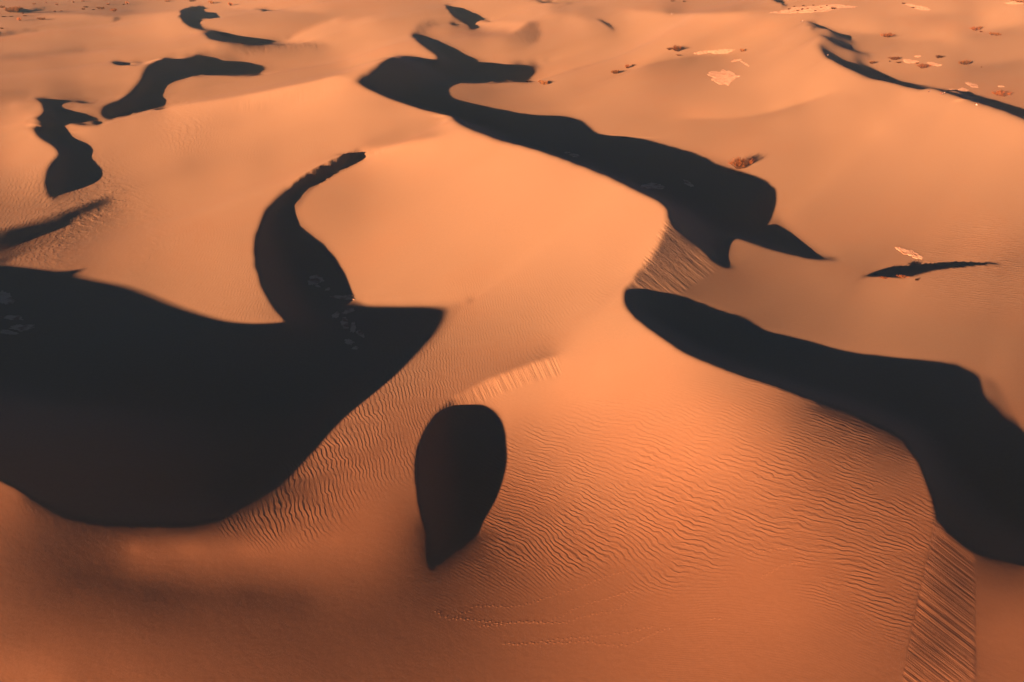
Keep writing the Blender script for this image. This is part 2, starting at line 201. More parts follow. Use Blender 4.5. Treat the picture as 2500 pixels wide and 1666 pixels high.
def cr_smooth(P,closed,n=5):
    "Catmull-Rom through points, but keep sharp corners"
    P=np.array(P,float); N=len(P); out=[]
    rng=range(N if closed else N-1)
    def corner(i):
        if not closed and (i==0 or i==N-1): return True
        a=P[i]-P[i-1]; b=P[(i+1)%N]-P[i]
        c=(a@b)/(np.hypot(*a)*np.hypot(*b)+1e-9); return c<.45
    for i in rng:
        p1=P[i];p2=P[(i+1)%N]
        d=p2-p1; L=np.hypot(*d)
        def tan(i,d):
            if corner(i%N): return d
            a=P[i%N]-P[i%N-1]; b=P[(i+1)%N]-P[i%N]; la=np.hypot(*a);lb=np.hypot(*b)
            t=(a/la*lb+b/lb*la)/(la+lb); return t*L
        m1=tan(i,d);m2=tan(i+1,d)
        for t in np.linspace(0,1,n,endpoint=False):
            out.append((2*t**3-3*t*t+1)*p1+(t**3-2*t*t+t)*m1+(-2*t**3+3*t*t)*p2+(t**3-t*t)*m2)
    if not closed: out.append(P[-1])
    return np.array(out)
def masks(st=1):
    W=int((U1-U0)/st);H=int((V1-V0)/st)
    m=np.zeros((H,W),bool)
    for k,p in SH.items(): fill(cr_smooth(p,True),m,st)
    return m
def lines(st):
    W=int((U1-U0)/st);H=int((V1-V0)/st); m=np.zeros((H,W),bool)
    for p in CR:
        q=cr_smooth(p,False,8)
        for a,b in zip(q[:-1],q[1:]):
            n=int(max(abs(b-a))/st*2)+2
            t=np.linspace(0,1,n)[:,None]; r=a+(b-a)*t
            i=((r[:,0]-U0)/st).astype(int); j=((r[:,1]-V0)/st).astype(int)
            ok=(i>=0)&(i<W-1)&(j>=0)&(j<H-1); i=i[ok];j=j[ok]
            m[j,i]=True; m[j,i+1]=True
    return m
def bfield(st=4):
    ms=masks(1)
    W=int((U1-U0)/st);H=int((V1-V0)/st)
    sh=ms[:H*st,:W*st].reshape(H,st,W,st).mean((1,3))>.5
    bl=lines(st)
    dom=~(sh|bl)
    val=np.zeros((H,W));wt=np.zeros((H,W))
    for x,y,v in BS:
        i=int((x-U0)/st);j=int((y-V0)/st)
        if not(0<=i<W and 0<=j<H): continue
        if not dom[j,i]:
            # move to nearest domain
            best=None
            for dj in range(-4,5):
                for di in range(-4,5):
                    if dom[j+dj,i+di]:
                        d=dj*dj+di*di
                        if best is None or d<best[0]: best=(d,j+dj,i+di)
            if best is None: continue
            j,i=best[1:]
        l=(v/255.);l=((l+.055)/1.055)**2.4
        val[j,i]+=l;wt[j,i]+=1
    # pyramid init w/ shadows excluded
    def solve(val,wt,dom):
        H,W=val.shape
        if min(H,W)>12:
            h2,w2=(H+1)//2,(W+1)//2
            def pad(a): return np.pad(a,((0,2*h2-H),(0,2*w2-W)))
            v2=pad(val).reshape(h2,2,w2,2).sum((1,3));q2=pad(wt).reshape(h2,2,w2,2).sum((1,3))
            d2=pad(dom).reshape(h2,2,w2,2).any((1,3))
            c=solve(v2,q2,d2)
            x=np.repeat(np.repeat(c,2,0),2,1)[:H,:W]
        else:
            x=np.full((H,W),val.sum()/wt.sum())
        k=wt>0; kv=np.where(k,val/np.maximum(wt,1e-9),0)
        d=dom.astype(float)
        n=300
        for it in range(n):
            dx=d[:,1:]*d[:,:-1]; dy=d[1:]*d[:-1]
            s=np.full_like(x,1e-6)*1; a=x*1e-6
            a[:,1:]+=dx*x[:,:-1]; s[:,1:]+=dx
            a[:,:-1]+=dx*x[:,1:]; s[:,:-1]+=dx
            a[1:]+=dy*x[:-1]; s[1:]+=dy
            a[:-1]+=dy*x[1:]; s[:-1]+=dy
            xn=a/s
            # soft data: a bit of thin-plate feel by partially relaxing data
            xn=np.where(k,.6*kv+.4*xn,xn)
            x=np.where(d>0,xn,x)
        # fill non-domain from neighbours
        return x
    x=solve(val,wt,dom)
    # light blur in domain to remove spikes
    d=dom.astype(float)
    x60=None; jj=np.arange(H)[:,None]*st+V0; wnear=np.clip((jj-850)/300,0,1)
    for it_ in range(150):
        if it_==60: x60=x.copy()
        if it_==6: x6=x.copy()
        a=x*d;s=d.copy()
        n_=np.zeros_like(x);m_=np.zeros_like(x)
        n_[:,1:]+=a[:,:-1];m_[:,1:]+=d[:,:-1];n_[:,:-1]+=a[:,1:];m_[:,:-1]+=d[:,1:]
        n_[1:]+=a[:-1];m_[1:]+=d[:-1];n_[:-1]+=a[1:];m_[:-1]+=d[1:]
        x=np.where(d>0,.5*x+.5*np.where(m_>0,n_/np.maximum(m_,1),x),x)
    x=x60*(1-wnear)+x*wnear
    wf=np.clip((jj-260)/160,0,1); x=x6*(1-wf)+x*wf
    ws=np.zeros((H,W)); ii=np.arange(W)[None]*st+U0
    for (a_,b_) in SHARP:
        i0=int((a_-U0)/st);j0=int((b_-V0)/st); sl=(slice(max(0,j0-16),j0+17),slice(max(0,i0-16),i0+17))
        g_=np.exp(-((ii[:,sl[1]]-a_)**2+(jj[sl[0]]-b_)**2)/(2*24.**2)); ws[sl]=np.maximum(ws[sl],g_)
    x=x*(1-ws)+x6*ws
    # extend into non-domain (lines/shadow) by dilation
    f=dom.copy(); y=np.where(f,x,0)
    for _ in range(25):
        g=f.astype(float); n_=np.zeros_like(y);m_=np.zeros_like(y)
        n_[:,1:]+=(y*g)[:,:-1];m_[:,1:]+=g[:,:-1];n_[:,:-1]+=(y*g)[:,1:];m_[:,:-1]+=g[:,1:]
        n_[1:]+=(y*g)[:-1];m_[1:]+=g[:-1];n_[:-1]+=(y*g)[1:];m_[:-1]+=g[1:]
        new=(~f)&(m_>0); y=np.where(new,n_/np.maximum(m_,1),y); f|=new
    return y,ms,bl

H0=100.; F=1667.; PITCH=np.radians(30.5); CX,CY=1250.,833.
PHI=np.radians(52.); T=0.15; KB=0.30
cp,sp=np.cos(PITCH),np.sin(PITCH); cs,sn=np.cos(PHI),np.sin(PHI)
ce=np.cos(np.arctan(T))
Bf,Mf,Lf=bfield()
U0,V0=-1000,-100
def y_of_v(v):  # ground depth
    a=PITCH+np.arctan((v-CY)/F); return H0/np.tan(a)
def proj(x,y,h):
    z=y*cp+(H0-h)*sp
    return CX+F*x/z, CY+F*((H0-h)*cp-y*sp)/z
def grids(k=1):
    v=np.concatenate([np.arange(-92,300,2.4*k),np.arange(300,1960,4.6*k)])
    y=y_of_v(v)[::-1].copy()   # near->far increasing y
    al=np.arange(-1.5,1.5001,.0036*k)
    return y,al
def samp(a,u,v,st):
    i=np.clip((u-U0)/st-.5,0,a.shape[1]-1.001);j=np.clip((v-V0)/st-.5,0,a.shape[0]-1.001)
    i0=i.astype(int);j0=j.astype(int);f=i-i0;g=j-j0
    return (a[j0,i0]*(1-f)+a[j0,i0+1]*f)*(1-g)+(a[j0+1,i0]*(1-f)+a[j0+1,i0+1]*f)*g
def nearest(a,u,v,st):
    i=np.clip(((u-U0)/st).astype(int),0,a.shape[1]-1);j=np.clip(((v-V0)/st).astype(int),0,a.shape[0]-1)
    return a[j,i]
class P:
    def __init__(s,k):
        s.y,s.al=grids(k); s.nj,s.ni=len(s.y),len(s.al); s.k=k
        s.Y,s.AL=np.meshgrid(s.y,s.al,indexing='ij'); s.X=s.Y*s.AL
        s.dy=np.diff(s.y)[:,None]; s.da=s.al[1]-s.al[0]
        yc=.5*(s.y[1:]+s.y[:-1])[:,None]; ac=.5*(s.al[1:]+s.al[:-1])[None]
        s.ca=(cs-sn*ac)/yc/s.da*.5; s.cy=sn/s.dy*.5*np.ones_like(ac)
        s.ta=(-sn-cs*ac)/yc/s.da*.5; s.ty=cs/s.dy*.5*np.ones_like(ac)
        s.yc=yc;s.ac=ac
        # second difference scales (slope change)
        s.dxl=s.y[:,None]*s.da
        h1=np.diff(s.y)[:-1][:,None];h2=np.diff(s.y)[1:][:,None]
        s.h1,s.h2=h1,h2
    def Ds(s,h,a,b):
        A=h[1:,1:];Bq=h[1:,:-1];Cq=h[:-1,1:];Dq=h[:-1,:-1]
        return a*(A-Bq+Cq-Dq)+b*(A+Bq-Cq-Dq)
    def DsT(s,r,a,b,o):
        p=a*r;q=b*r
        o[1:,1:]+=p+q;o[1:,:-1]+=q-p;o[:-1,1:]+=p-q;o[:-1,:-1]-=p+q
    def Si(s,h): return (h[:,2:]-2*h[:,1:-1]+h[:,:-2])/s.dxl
    def SiT(s,r,o):
        r=r/s.dxl; o[:,2:]+=r;o[:,:-2]+=r;o[:,1:-1]-=2*r
    def Sj(s,h): return (h[2:]-h[1:-1])/s.h2-(h[1:-1]-h[:-2])/s.h1
    def SjT(s,r,o):
        o[2:]+=r/s.h2;o[1:-1]-=r/s.h2+r/s.h1;o[:-2]+=r/s.h1
    def vis(s,h):
        r=s.Y*H0/(H0-h); m=np.maximum.accumulate(r,0)
        prev=np.vstack([np.full((1,s.ni),-1.),m[:-1]])
        return r>=prev-1e-9, m
def upsample(pc,hc,pf):
    # interpolate in index space by al and log y
    jf=np.interp(pf.y,pc.y,np.arange(pc.nj)); if_=np.interp(pf.al,pc.al,np.arange(pc.ni))
    j0=np.clip(jf.astype(int),0,pc.nj-2);g=(jf-j0)[:,None];i0=np.clip(if_.astype(int),0,pc.ni-2);f=(if_-i0)[None]
    return (hc[j0][:,i0]*(1-f)+hc[j0][:,i0+1]*f)*(1-g)+(hc[j0+1][:,i0]*(1-f)+hc[j0+1][:,i0+1]*f)*g
def targets(p,h):
    vis,m=p.vis(h)
    u,v=proj(p.X,p.Y,h)
    # hidden vertices: use the apparent point of the occluder's rim (what lies right behind): sample mask just beyond
    sh=nearest(Mf,u,v,1)
    # hidden -> project at v slightly above occluding crest
    um,vm=proj(p.AL*m,m,0*m)
    shh=nearest(Mf,um,vm-3.0,1)
    M=np.where(vis,sh,shh)
    Bv=samp(Bf,u,v,4)
    L=nearest(Lf,u,v,4)
    return vis,M,Bv,L,u,v
def trace_pairs(p,M,hcur,viscur):
    # boundary: shadow vertex whose forward sun-step is lit
    nj,ni=p.nj,p.ni
    def idx(x,y):
        j=np.interp(y,p.y,np.arange(nj)); a=(x/y-p.al[0])/p.da
        return j,a
    loc=np.minimum(p.dxl*1.0, np.vstack([p.dy,p.dy[-1:]]))*np.ones((nj,ni))
    step=.8*np.minimum(p.dxl/ cs, np.vstack([p.dy,p.dy[-1:]])/sn)[:,0]
    st=step[:,None]*np.ones((nj,ni))
    def at(x,y):
        j,a=idx(x,y); jj=np.clip(np.rint(j).astype(int),0,nj-1);aa=np.clip(np.rint(a).astype(int),0,ni-1)
        return M[jj,aa],(j<0.01)|(a<0)|(a>ni-1)|(j>nj-1.01)
    f,o=at(p.X+cs*st*1.3,p.Y+sn*st*1.3)
    E=np.argwhere(M&~f&~o)
    ej,ei=E[:,0],E[:,1]
    x=p.X[ej,ei]+cs*st[ej,ei]*.65; y=p.Y[ej,ei]+sn*st[ej,ei]*.65
    x0,y0=x.copy(),y.copy()
    x=p.X[ej,ei].copy();y=p.Y[ej,ei].copy()
    alive=np.ones(len(x),bool); ok=np.zeros(len(x),bool)
    for it in range(3000):
        ss=np.interp(y,p.y,step)
        xn=x-cs*ss*alive; yn=y-sn*ss*alive
        bad=alive&(yn<p.y[0]); alive&=~bad
        xn=np.where(alive,xn,x);yn=np.where(alive,yn,y)
        m,o=at(xn,yn)
        hit=alive&~m&~o; ok|=hit
        x=np.where(alive,xn,x);y=np.where(alive,yn,y)
        alive&=m&~o
        if not alive.any(): break
    ok&=np.isfinite(x)
    # refine both ends by bisection on the traced outlines
    def lookup(x,y):
        j=np.clip(np.interp(y,p.y,np.arange(nj)),0,nj-1.001); a=np.clip((x/y-p.al[0])/p.da,0,ni-1.001)
        j0=j.astype(int);i0=a.astype(int);g=j-j0;f=a-i0
        hh=(hcur[j0,i0]*(1-f)+hcur[j0,i0+1]*f)*(1-g)+(hcur[j0+1,i0]*(1-f)+hcur[j0+1,i0+1]*f)*g
        u,v=proj(x,y,hh); jj=np.rint(j).astype(int);aa=np.rint(a).astype(int)
        return np.where(viscur[jj,aa],nearest(Mf,u,v,1),M[jj,aa])
    ss=np.interp(y,p.y,step)
    ax,ay,bx,by=x+cs*ss,y+sn*ss,x,y       # a in shadow, b lit
    ex,ey=p.X[ej,ei],p.Y[ej,ei]; s2=st[ej,ei]*1.3; gx,gy=ex+cs*s2,ey+sn*s2
    for _ in range(5):
        mx,my=.5*(ax+bx),.5*(ay+by); m=lookup(mx,my); ax=np.where(m,mx,ax);ay=np.where(m,my,ay);bx=np.where(m,bx,mx);by=np.where(m,by,my)
        mx,my=.5*(ex+gx),.5*(ey+gy); m=lookup(mx,my); ex=np.where(m,mx,ex);ey=np.where(m,my,ey);gx=np.where(m,gx,mx);gy=np.where(m,gy,my)
    x,y,x0,y0=.5*(ax+bx),.5*(ay+by),.5*(ex+gx),.5*(ey+gy)
    cx,cy=x[ok],y[ok]; ex,ey=x0[ok],y0[ok]
    def bil(x,y):
        j,a=idx(x,y); j=np.clip(j,0,nj-1.001);a=np.clip(a,0,ni-1.001)
        j0=j.astype(int);i0=a.astype(int);g=j-j0;f=a-i0
        I=np.stack([j0*ni+i0,j0*ni+i0+1,(j0+1)*ni+i0,(j0+1)*ni+i0+1],0)
        W=np.stack([(1-g)*(1-f),(1-g)*f,g*(1-f),g*f],0); return I,W
    Ie,We=bil(ex,ey);Ic,Wc=bil(cx,cy)
    dist=np.hypot(ex-cx,ey-cy)
    # scale weight by local step -> slope units over whole length
    return dict(I=np.vstack([Ie,Ic]),W=np.vstack([We,-Wc]),rhs=-T*dist,dist=dist,st=np.interp(ey,p.y,step),ex=ex,ey=ey,cx=cx,cy=cy)
def frac_along(p,M):
    """for shadow vertices: fraction along the ray from crest to end (0..1), and total length"""
    nj,ni=p.nj,p.ni
    step=.9*np.minimum(p.dxl/cs, np.vstack([p.dy,p.dy[-1:]])/sn)[:,0]
    def at(x,y):
        j=np.interp(y,p.y,np.arange(nj)); a=(x/y-p.al[0])/p.da
        jj=np.clip(np.rint(j).astype(int),0,nj-1);aa=np.clip(np.rint(a).astype(int),0,ni-1)
        return M[jj,aa]&(j>.01)&(j<nj-1.01)&(a>0)&(a<ni-1)
    J,I=np.nonzero(M); res=[]
    for sg in (-1,1):
        x=p.X[J,I].copy();y=p.Y[J,I].copy();al=np.ones(len(x),bool);D=np.zeros(len(x))
        for it in range(3000):
            ss=np.interp(y,p.y,step)*al
            x+=sg*cs*ss;y+=sg*sn*ss;D+=ss
            al&=at(x,np.maximum(y,1)); 
            if not al.any(): break
        res.append(D)
    back=np.zeros((nj,ni));tot=np.ones((nj,ni))
    back[J,I]=res[0];tot[J,I]=res[0]+res[1]
    return back,tot
def solve(p,h,outer,iters,verbose=False):
    nj,ni=p.nj,p.ni
    for o in range(outer):
        vis,M,Bv,L,u,v=targets(p,h)
        K=trace_pairs(p,M,h,vis)
        back,tot=frac_along(p,M)
        def cell(a): return .25*(a[1:,1:]+a[1:,:-1]+a[:-1,1:]+a[:-1,:-1])
        mc=cell(M.astype(float)); vc=cell(vis.astype(float))
        hs=p.Ds(h,p.ca,p.cy);ht=p.Ds(h,p.ta,p.ty); nrm=np.sqrt(1+hs*hs+ht*ht)
        lit=(mc<.25)
        rb=np.clip(cell(Bv)-.012,0,2); NL=np.where(rb>.5,.39*rb**1.8,.112*rb/.5); NL=np.where(rb<.012,-.02,NL)
        tgt=NL*nrm/ce-T
        bk=cell(back)/np.maximum(cell(tot),1e-6)
        fr=.38
        slip=-.33
        rest=-slip*fr/(1-fr)*1.0
        # smooth profile
        q=1/(1+np.exp((bk-fr)/.04))
        tsh=np.where(True,(slip*q+rest*(1-q))-0.0,0)-T
        tgt=np.where(mc<.6,tgt,np.where(mc>.8,tsh,-T-.1))
        # far/ outer weights
        uc,vc_=cell(u),cell(v)
        inside=(uc>-60)&(uc<2560)&(vc_>-10)&(vc_<1720)
        w=np.where(lit,1.,.02)*np.where(vc>.9,1,.03)*np.where(inside,1,.15)
        w=np.where((mc>.01)&(mc<.6),.3*np.where(vc>.9,1,.03),w)
        w=np.where((mc>=.6)&(mc<.99),.05*np.where(vc>.9,1,.03),w)
        # smoothness weights (vertex)
        Mx=M.astype(float)
        e=np.zeros((nj,ni),bool)
        # crest edge: shadow vertex whose back distance is small
        st=np.interp(p.Y,p.y,.9*np.minimum(p.dxl[:,0]/cs,np.append(p.dy[:,0],p.dy[-1,0])/sn))
        e|=M&(back<2.2*st)
        e|=L
        # dilate one
        e2=e.copy();e2[1:]|=e[:-1];e2[:-1]|=e[1:];e2[:,1:]|=e[:,:-1];e2[:,:-1]|=e[:,1:]
        soft=Bv<.16  # rounded brows stay smooth
        base=SM/p.k**0
        sw=np.where(e2&~soft,base*.02,base)
        sw=np.where(M&~e2,base*6,sw)
        swi=sw[:,1:-1];swj=sw[1:-1]
        wt=np.where(vc>.5,.002,.002)   # cross-slope damping
        wh=1e-9
        I,W,rhs=K['I'],K['W'],K['rhs']
        wk=WK/(K['dist']+3*K['st'])**2*(30.)  # slope-like units
        I_f=I.ravel()
        def Aop(h):
            o_=np.zeros_like(h)
            p.DsT(w*p.Ds(h,p.ca,p.cy),p.ca,p.cy,o_)
            p.DsT(wt*p.Ds(h,p.ta,p.ty),p.ta,p.ty,o_)
            p.SiT(swi*p.Si(h),o_); p.SjT(swj*p.Sj(h),o_)
            r=(h.ravel()[I]*W).sum(0)*wk
            o_+=np.bincount(I_f,(W*r).ravel(),nj*ni).reshape(nj,ni)
            o_+=wm*h
            return o_
        wm=MU/ (p.Y*p.da)**0 * (1e-6) *np.ones((nj,ni))
        b=np.zeros((nj,ni)); p.DsT(w*tgt,p.ca,p.cy,b)
        b+=np.bincount(I_f,(W*(rhs*wk)).ravel(),nj*ni).reshape(nj,ni)
        # diagonal precond
        dg=np.zeros((nj,ni)); 
        for (a_,b_,ww) in ((p.ca,p.cy,w),(p.ta,p.ty,wt*np.ones_like(w))):
            q1=ww*(a_+b_)**2;q2=ww*(a_-b_)**2
            dg[1:,1:]+=q1;dg[:-1,:-1]+=q1;dg[1:,:-1]+=q2;dg[:-1,1:]+=q2
        dg[:,1:-1]+=4*swi/p.dxl**2;dg[:,2:]+=swi/p.dxl**2;dg[:,:-2]+=swi/p.dxl**2
        dg[1:-1]+=swj*(1/p.h1+1/p.h2)**2;dg[2:]+=swj/p.h2**2;dg[:-2]+=swj/p.h1**2
        dg+=np.bincount(I_f,(W*W*wk).ravel(),nj*ni).reshape(nj,ni)+wm
        x=h.copy(); r=b-Aop(x); z=r/dg; pp=z.copy(); rz=(r*z).sum(); r0=rz
        for it in range(iters):
            Ap=Aop(pp); a=rz/(pp*Ap).sum(); x+=a*pp; r-=a*Ap; z=r/dg; rn=(r*z).sum()
            if rn<1e-9*r0: break
            pp=z+rn/rz*pp; rz=rn
        res=(p.Ds(x,p.ca,p.cy)-tgt)[lit&(vc>.9)&inside]
        kr=((x.ravel()[I]*W).sum(0)-rhs)
        damp=.6 if o<outer-1 else .8
        h=h+damp*(x-h); h=np.minimum(h,70)
        if verbose: print(f'k{p.k} o{o} it{it} res {np.sqrt((res**2).mean()):.4f} close {np.median(np.abs(kr)):.3f} n{len(kr)} h[{h.min():.1f},{h.max():.1f}] hid {1-vis.mean():.3f}',flush=True)
    return h
SM=.02; WK=5.; MU=1.
# ---------------------------------------------------------------- wind ripples and slip-face streaks (guides: u,v, crest direction, spacing px, steepness)
RG=[(1350,1140,1,.12,13,.035),(1600,1150,1,.3,22,.035),(1800,1120,1,.3,20,.03),(1500,1050,1,.03,18,.02),(1700,1030,1,.15,18,.02),(1250,1190,1,.15,12,.045),(1240,1230,1,.55,10,.045),(1450,1250,1,.7,13,.045),(1400,1320,.5,1,10,.045),(1330,1340,.35,1,8,.04),(1600,1300,.7,1,12,.045),(1700,1230,1,.6,20,.04),(1900,1180,1,.5,16,.035),(2100,1200,1,.55,13,.035),(2200,1150,1,.5,8,.02),(2200,1300,1,.65,12,.035),(2000,1300,1,.6,14,.035),(1900,1280,1,.55,15,.035),(1750,1350,.6,1,12,.03),(1550,1380,.2,1,11,.02),(2100,1420,1,.8,14,.035),(2180,1480,1,.85,16,.03),(2050,1550,1,1,8,.015),(1850,1420,1,1,7,.008),(1800,1550,1,-.1,6,.015),(1700,1500,1,-.25,7,.015),(1680,1600,1,-.05,6,.015),(1900,1620,1,0,7,.01),(1640,920,1,.6,6,.012),(1850,980,1,.6,9,.025),(2000,1040,1,.5,9,.035),(2100,1060,1,.55,9,.04),
(1030,950,.15,1,9,.045),(980,970,.3,1,9,.05),(930,1010,.5,1,11,.06),(870,1050,.6,1,12,.06),(820,1090,.5,1,13,.065),(780,1140,.3,1,12,.065),(900,1120,.3,1,9,.03),(1000,1040,.4,1,8,.025),(720,1190,-.3,1,12,.06),(650,1220,-.5,1,12,.05),(1080,900,.1,1,8,.035),(1200,870,.1,1,9,.03),(1250,860,.1,1,9,.02),(1130,770,.3,1,8,.03),(1200,730,.25,1,8,.025),(1300,700,.2,1,9,.025),(1400,680,.4,1,9,.02),(1480,660,1,.3,9,.02),(1350,640,.2,1,8,.012),(1250,640,.15,1,7,.01),
(560,640,1,-1.1,6,.02),(600,700,.5,-1,7,.03),(500,720,1,-.7,6,.015),(450,650,1,-.8,6,.012),(630,600,.3,-1,6,.015),(540,350,.6,-1,6,.03),(700,320,.3,-1,6,.02),(780,270,.3,1,6,.025),(830,255,.3,1,6,.025),(400,440,1,.6,5,.012),(560,440,1,.3,5,.015),(650,480,1,.3,5,.02),(60,540,1,-.9,6,.028),(150,505,1,-.5,6,.028),(230,480,1,0,6,.02),(500,230,1,0,5,.02),(2440,642,1,-.1,6,.04),(2360,645,1,-.1,6,.03),(1030,305,.3,1,5,.02),(1950,690,1,.15,5,.015),
(1000,1250,1,0,10,.002),(300,1500,1,.2,8,.002),(800,1450,1,.2,8,.002),(1150,1450,1,.4,7,.012),(1200,1380,1,.5,8,.03),(1000,720,1,0,8,.001),(1100,520,1,.2,7,.003),(1450,480,.3,1,7,.005),(1300,920,1,-.2,8,.002),(1550,880,1,0,10,.002),(400,1350,1,0,10,.002),(1400,1500,1,.2,9,.003),(2450,1450,1,.4,8,.004),(2300,900,1,.2,8,.002),(2200,450,1,.1,6,.003),(300,600,1,-.3,7,.003),(1500,1620,1,0,8,.004)]
ST=[([(2282,1258),(2300,1275),(2378,1349),(2378,1666),(2385,1900),(2180,1900),(2203,1666),(2217,1590),(2253,1413),(2274,1330)],(1,.78),1.3),
 ([(1626,530),(1680,560),(1767,652),(1700,690),(1660,718),(1530,704),(1560,660)],(1,.8),.8),
 (E((760,1200),(1050,1040),(1200,985),(1350,930),(1500,890),(1520,1030),(1350,1060),(1150,1130),(1000,1200),(900,1222)),(.45,1),.45),
 (B((-250,1190),(0,1085),(60,1055),(150,1033),(300,1005),(310,1050),(175,1085),(100,1120),(-30,1200),(-150,1290)),(.35,1),.3),
 (B((495,235),(510,195),(550,150),(600,132),(700,155),(690,180),(620,185),(590,210),(580,240)),(.6,1),.25),
 (B((1160,232),(1240,190),(1290,150),(1355,155),(1355,270),(1300,310)),(.6,1),.25),
 (A((1440,357),(1640,315),(1800,300),(2000,292),(2250,288),(2250,330),(1900,345),(1650,395)),(.4,1),.2),
 (A((1500,745),(1600,700),(1850,640),(2352,550),(2352,640),(1900,730),(1700,770)),(.05,1),.1)]
def ripple_fields(p,h):
    u,v=proj(p.X,p.Y,h)
    u=np.clip(u,-250,2750); v=np.clip(v,-40,1800)
    # guide grid
    st=10.; gu=np.arange(-260.,2770,st); gv=np.arange(-50.,1810,st); GU,GV=np.meshgrid(gu,gv)
    gx=np.zeros(GU.shape);gy=gx.copy();am=gx.copy();ws=gx.copy();wa=gx.copy()+.05; am+=.05*.004
    for (a,b_,dx,dy,lam,st_) in RG:
        n=np.hypot(dx,dy); nx,ny=-dy/n,dx/n
        if nx*.9-ny*.45<0: nx,ny=-nx,-ny          # phase grows down-light
        r2=(GU-a)**2+((GV-b_)*1.3)**2
        w=1/(r2+900)**1.5; gx+=w*nx/(lam*.8);gy+=w*ny/(lam*.8);ws+=w
        k=np.exp(-r2/(2*55.**2)); am+=k*st_; wa+=k
    gx/=ws;gy/=ws;am/=wa
    # integrate the phase: least squares Poisson by CG
    hgt,wid=GU.shape; fx=.5*(gx[:,1:]+gx[:,:-1])*st; fy=.5*(gy[1:]+gy[:-1])*st
    def Aop(x):
        o=1e-7*x; d=x[:,1:]-x[:,:-1]; o[:,1:]+=d;o[:,:-1]-=d; d=x[1:]-x[:-1]; o[1:]+=d;o[:-1]-=d; return o
    b=np.zeros_like(GU); b[:,1:]+=fx;b[:,:-1]-=fx;b[1:]+=fy;b[:-1]-=fy
    x=np.zeros_like(GU);r=b.copy();q=r.copy();rr=(r*r).sum()
    for _ in range(600):
        Aq=Aop(q);a=rr/(q*Aq).sum();x+=a*q;r-=a*Aq;n_=(r*r).sum();q=r+n_/rr*q;rr=n_
        if rr<1e-6: break
    def sm(f):
        i=(u-gu[0])/st;j=(v-gv[0])/st;i0=np.clip(i.astype(int),0,wid-2);j0=np.clip(j.astype(int),0,hgt-2);a=i-i0;c=j-j0
        return (f[j0,i0]*(1-a)+f[j0,i0+1]*a)*(1-c)+(f[j0+1,i0]*(1-a)+f[j0+1,i0+1]*a)*c
    ph=sm(x); steep=sm(am)
    # light per-row metres: world wavelength from the phase gradient
    a=np.zeros_like(ph);b2=np.zeros_like(ph)
    a[:-1,:-1]=p.Ds(ph,p.ca,p.cy);b2[:-1,:-1]=p.Ds(ph,p.ta,p.ty)
    lamw=1/np.clip(np.hypot(a,b2),.15,4); 
    Bv=samp(Bf,u,v,4); amp=.72*steep*lamw*np.clip((v-150)/200,0,1)*np.clip((Bv-.02)/.12,.1,1)
    z=p.Y*cp+(H0-h)*sp; mpp=z/F
    # streaks
    msk=np.zeros((1800,2760),bool); sc=np.zeros_like(ph);sa=np.zeros_like(ph)
    for poly,(dx,dy),s in ST:
        q=np.array(poly,float); n=np.hypot(dx,dy)
        m=np.zeros_like(u,bool); k=len(q)
        for e in range(k):
            x1,y1=q[e];x2,y2=q[(e+1)%k]
            if y1==y2: continue
            c=((y1<=v)!=(y2<=v))&(u<x1+(v-y1)/(y2-y1)*(x2-x1)); m^=c
        f=m.astype(float); f[0]=f[1]
        for _ in range(4):
            f[1:-1]=.25*f[:-2]+.5*f[1:-1]+.25*f[2:]; f[:,1:-1]=.25*f[:,:-2]+.5*f[:,1:-1]+.25*f[:,2:]
        sc=np.where(f>1e-3,(-dy*u+dx*v)/n,sc); sa=np.maximum(sa,np.clip(2*f-.6,0,1)*s*mpp)
        amp=amp*(1-.9*f)
    return ph,amp,sc,sa,mpp
def add_attr(ob,name,a,pad):
    me=ob.data; f=np.pad(a,pad,mode='edge' if name!='sa' else 'constant').astype('f4').ravel()
    at=me.attributes.new(name,'FLOAT','POINT'); at.data.foreach_set('value',f)
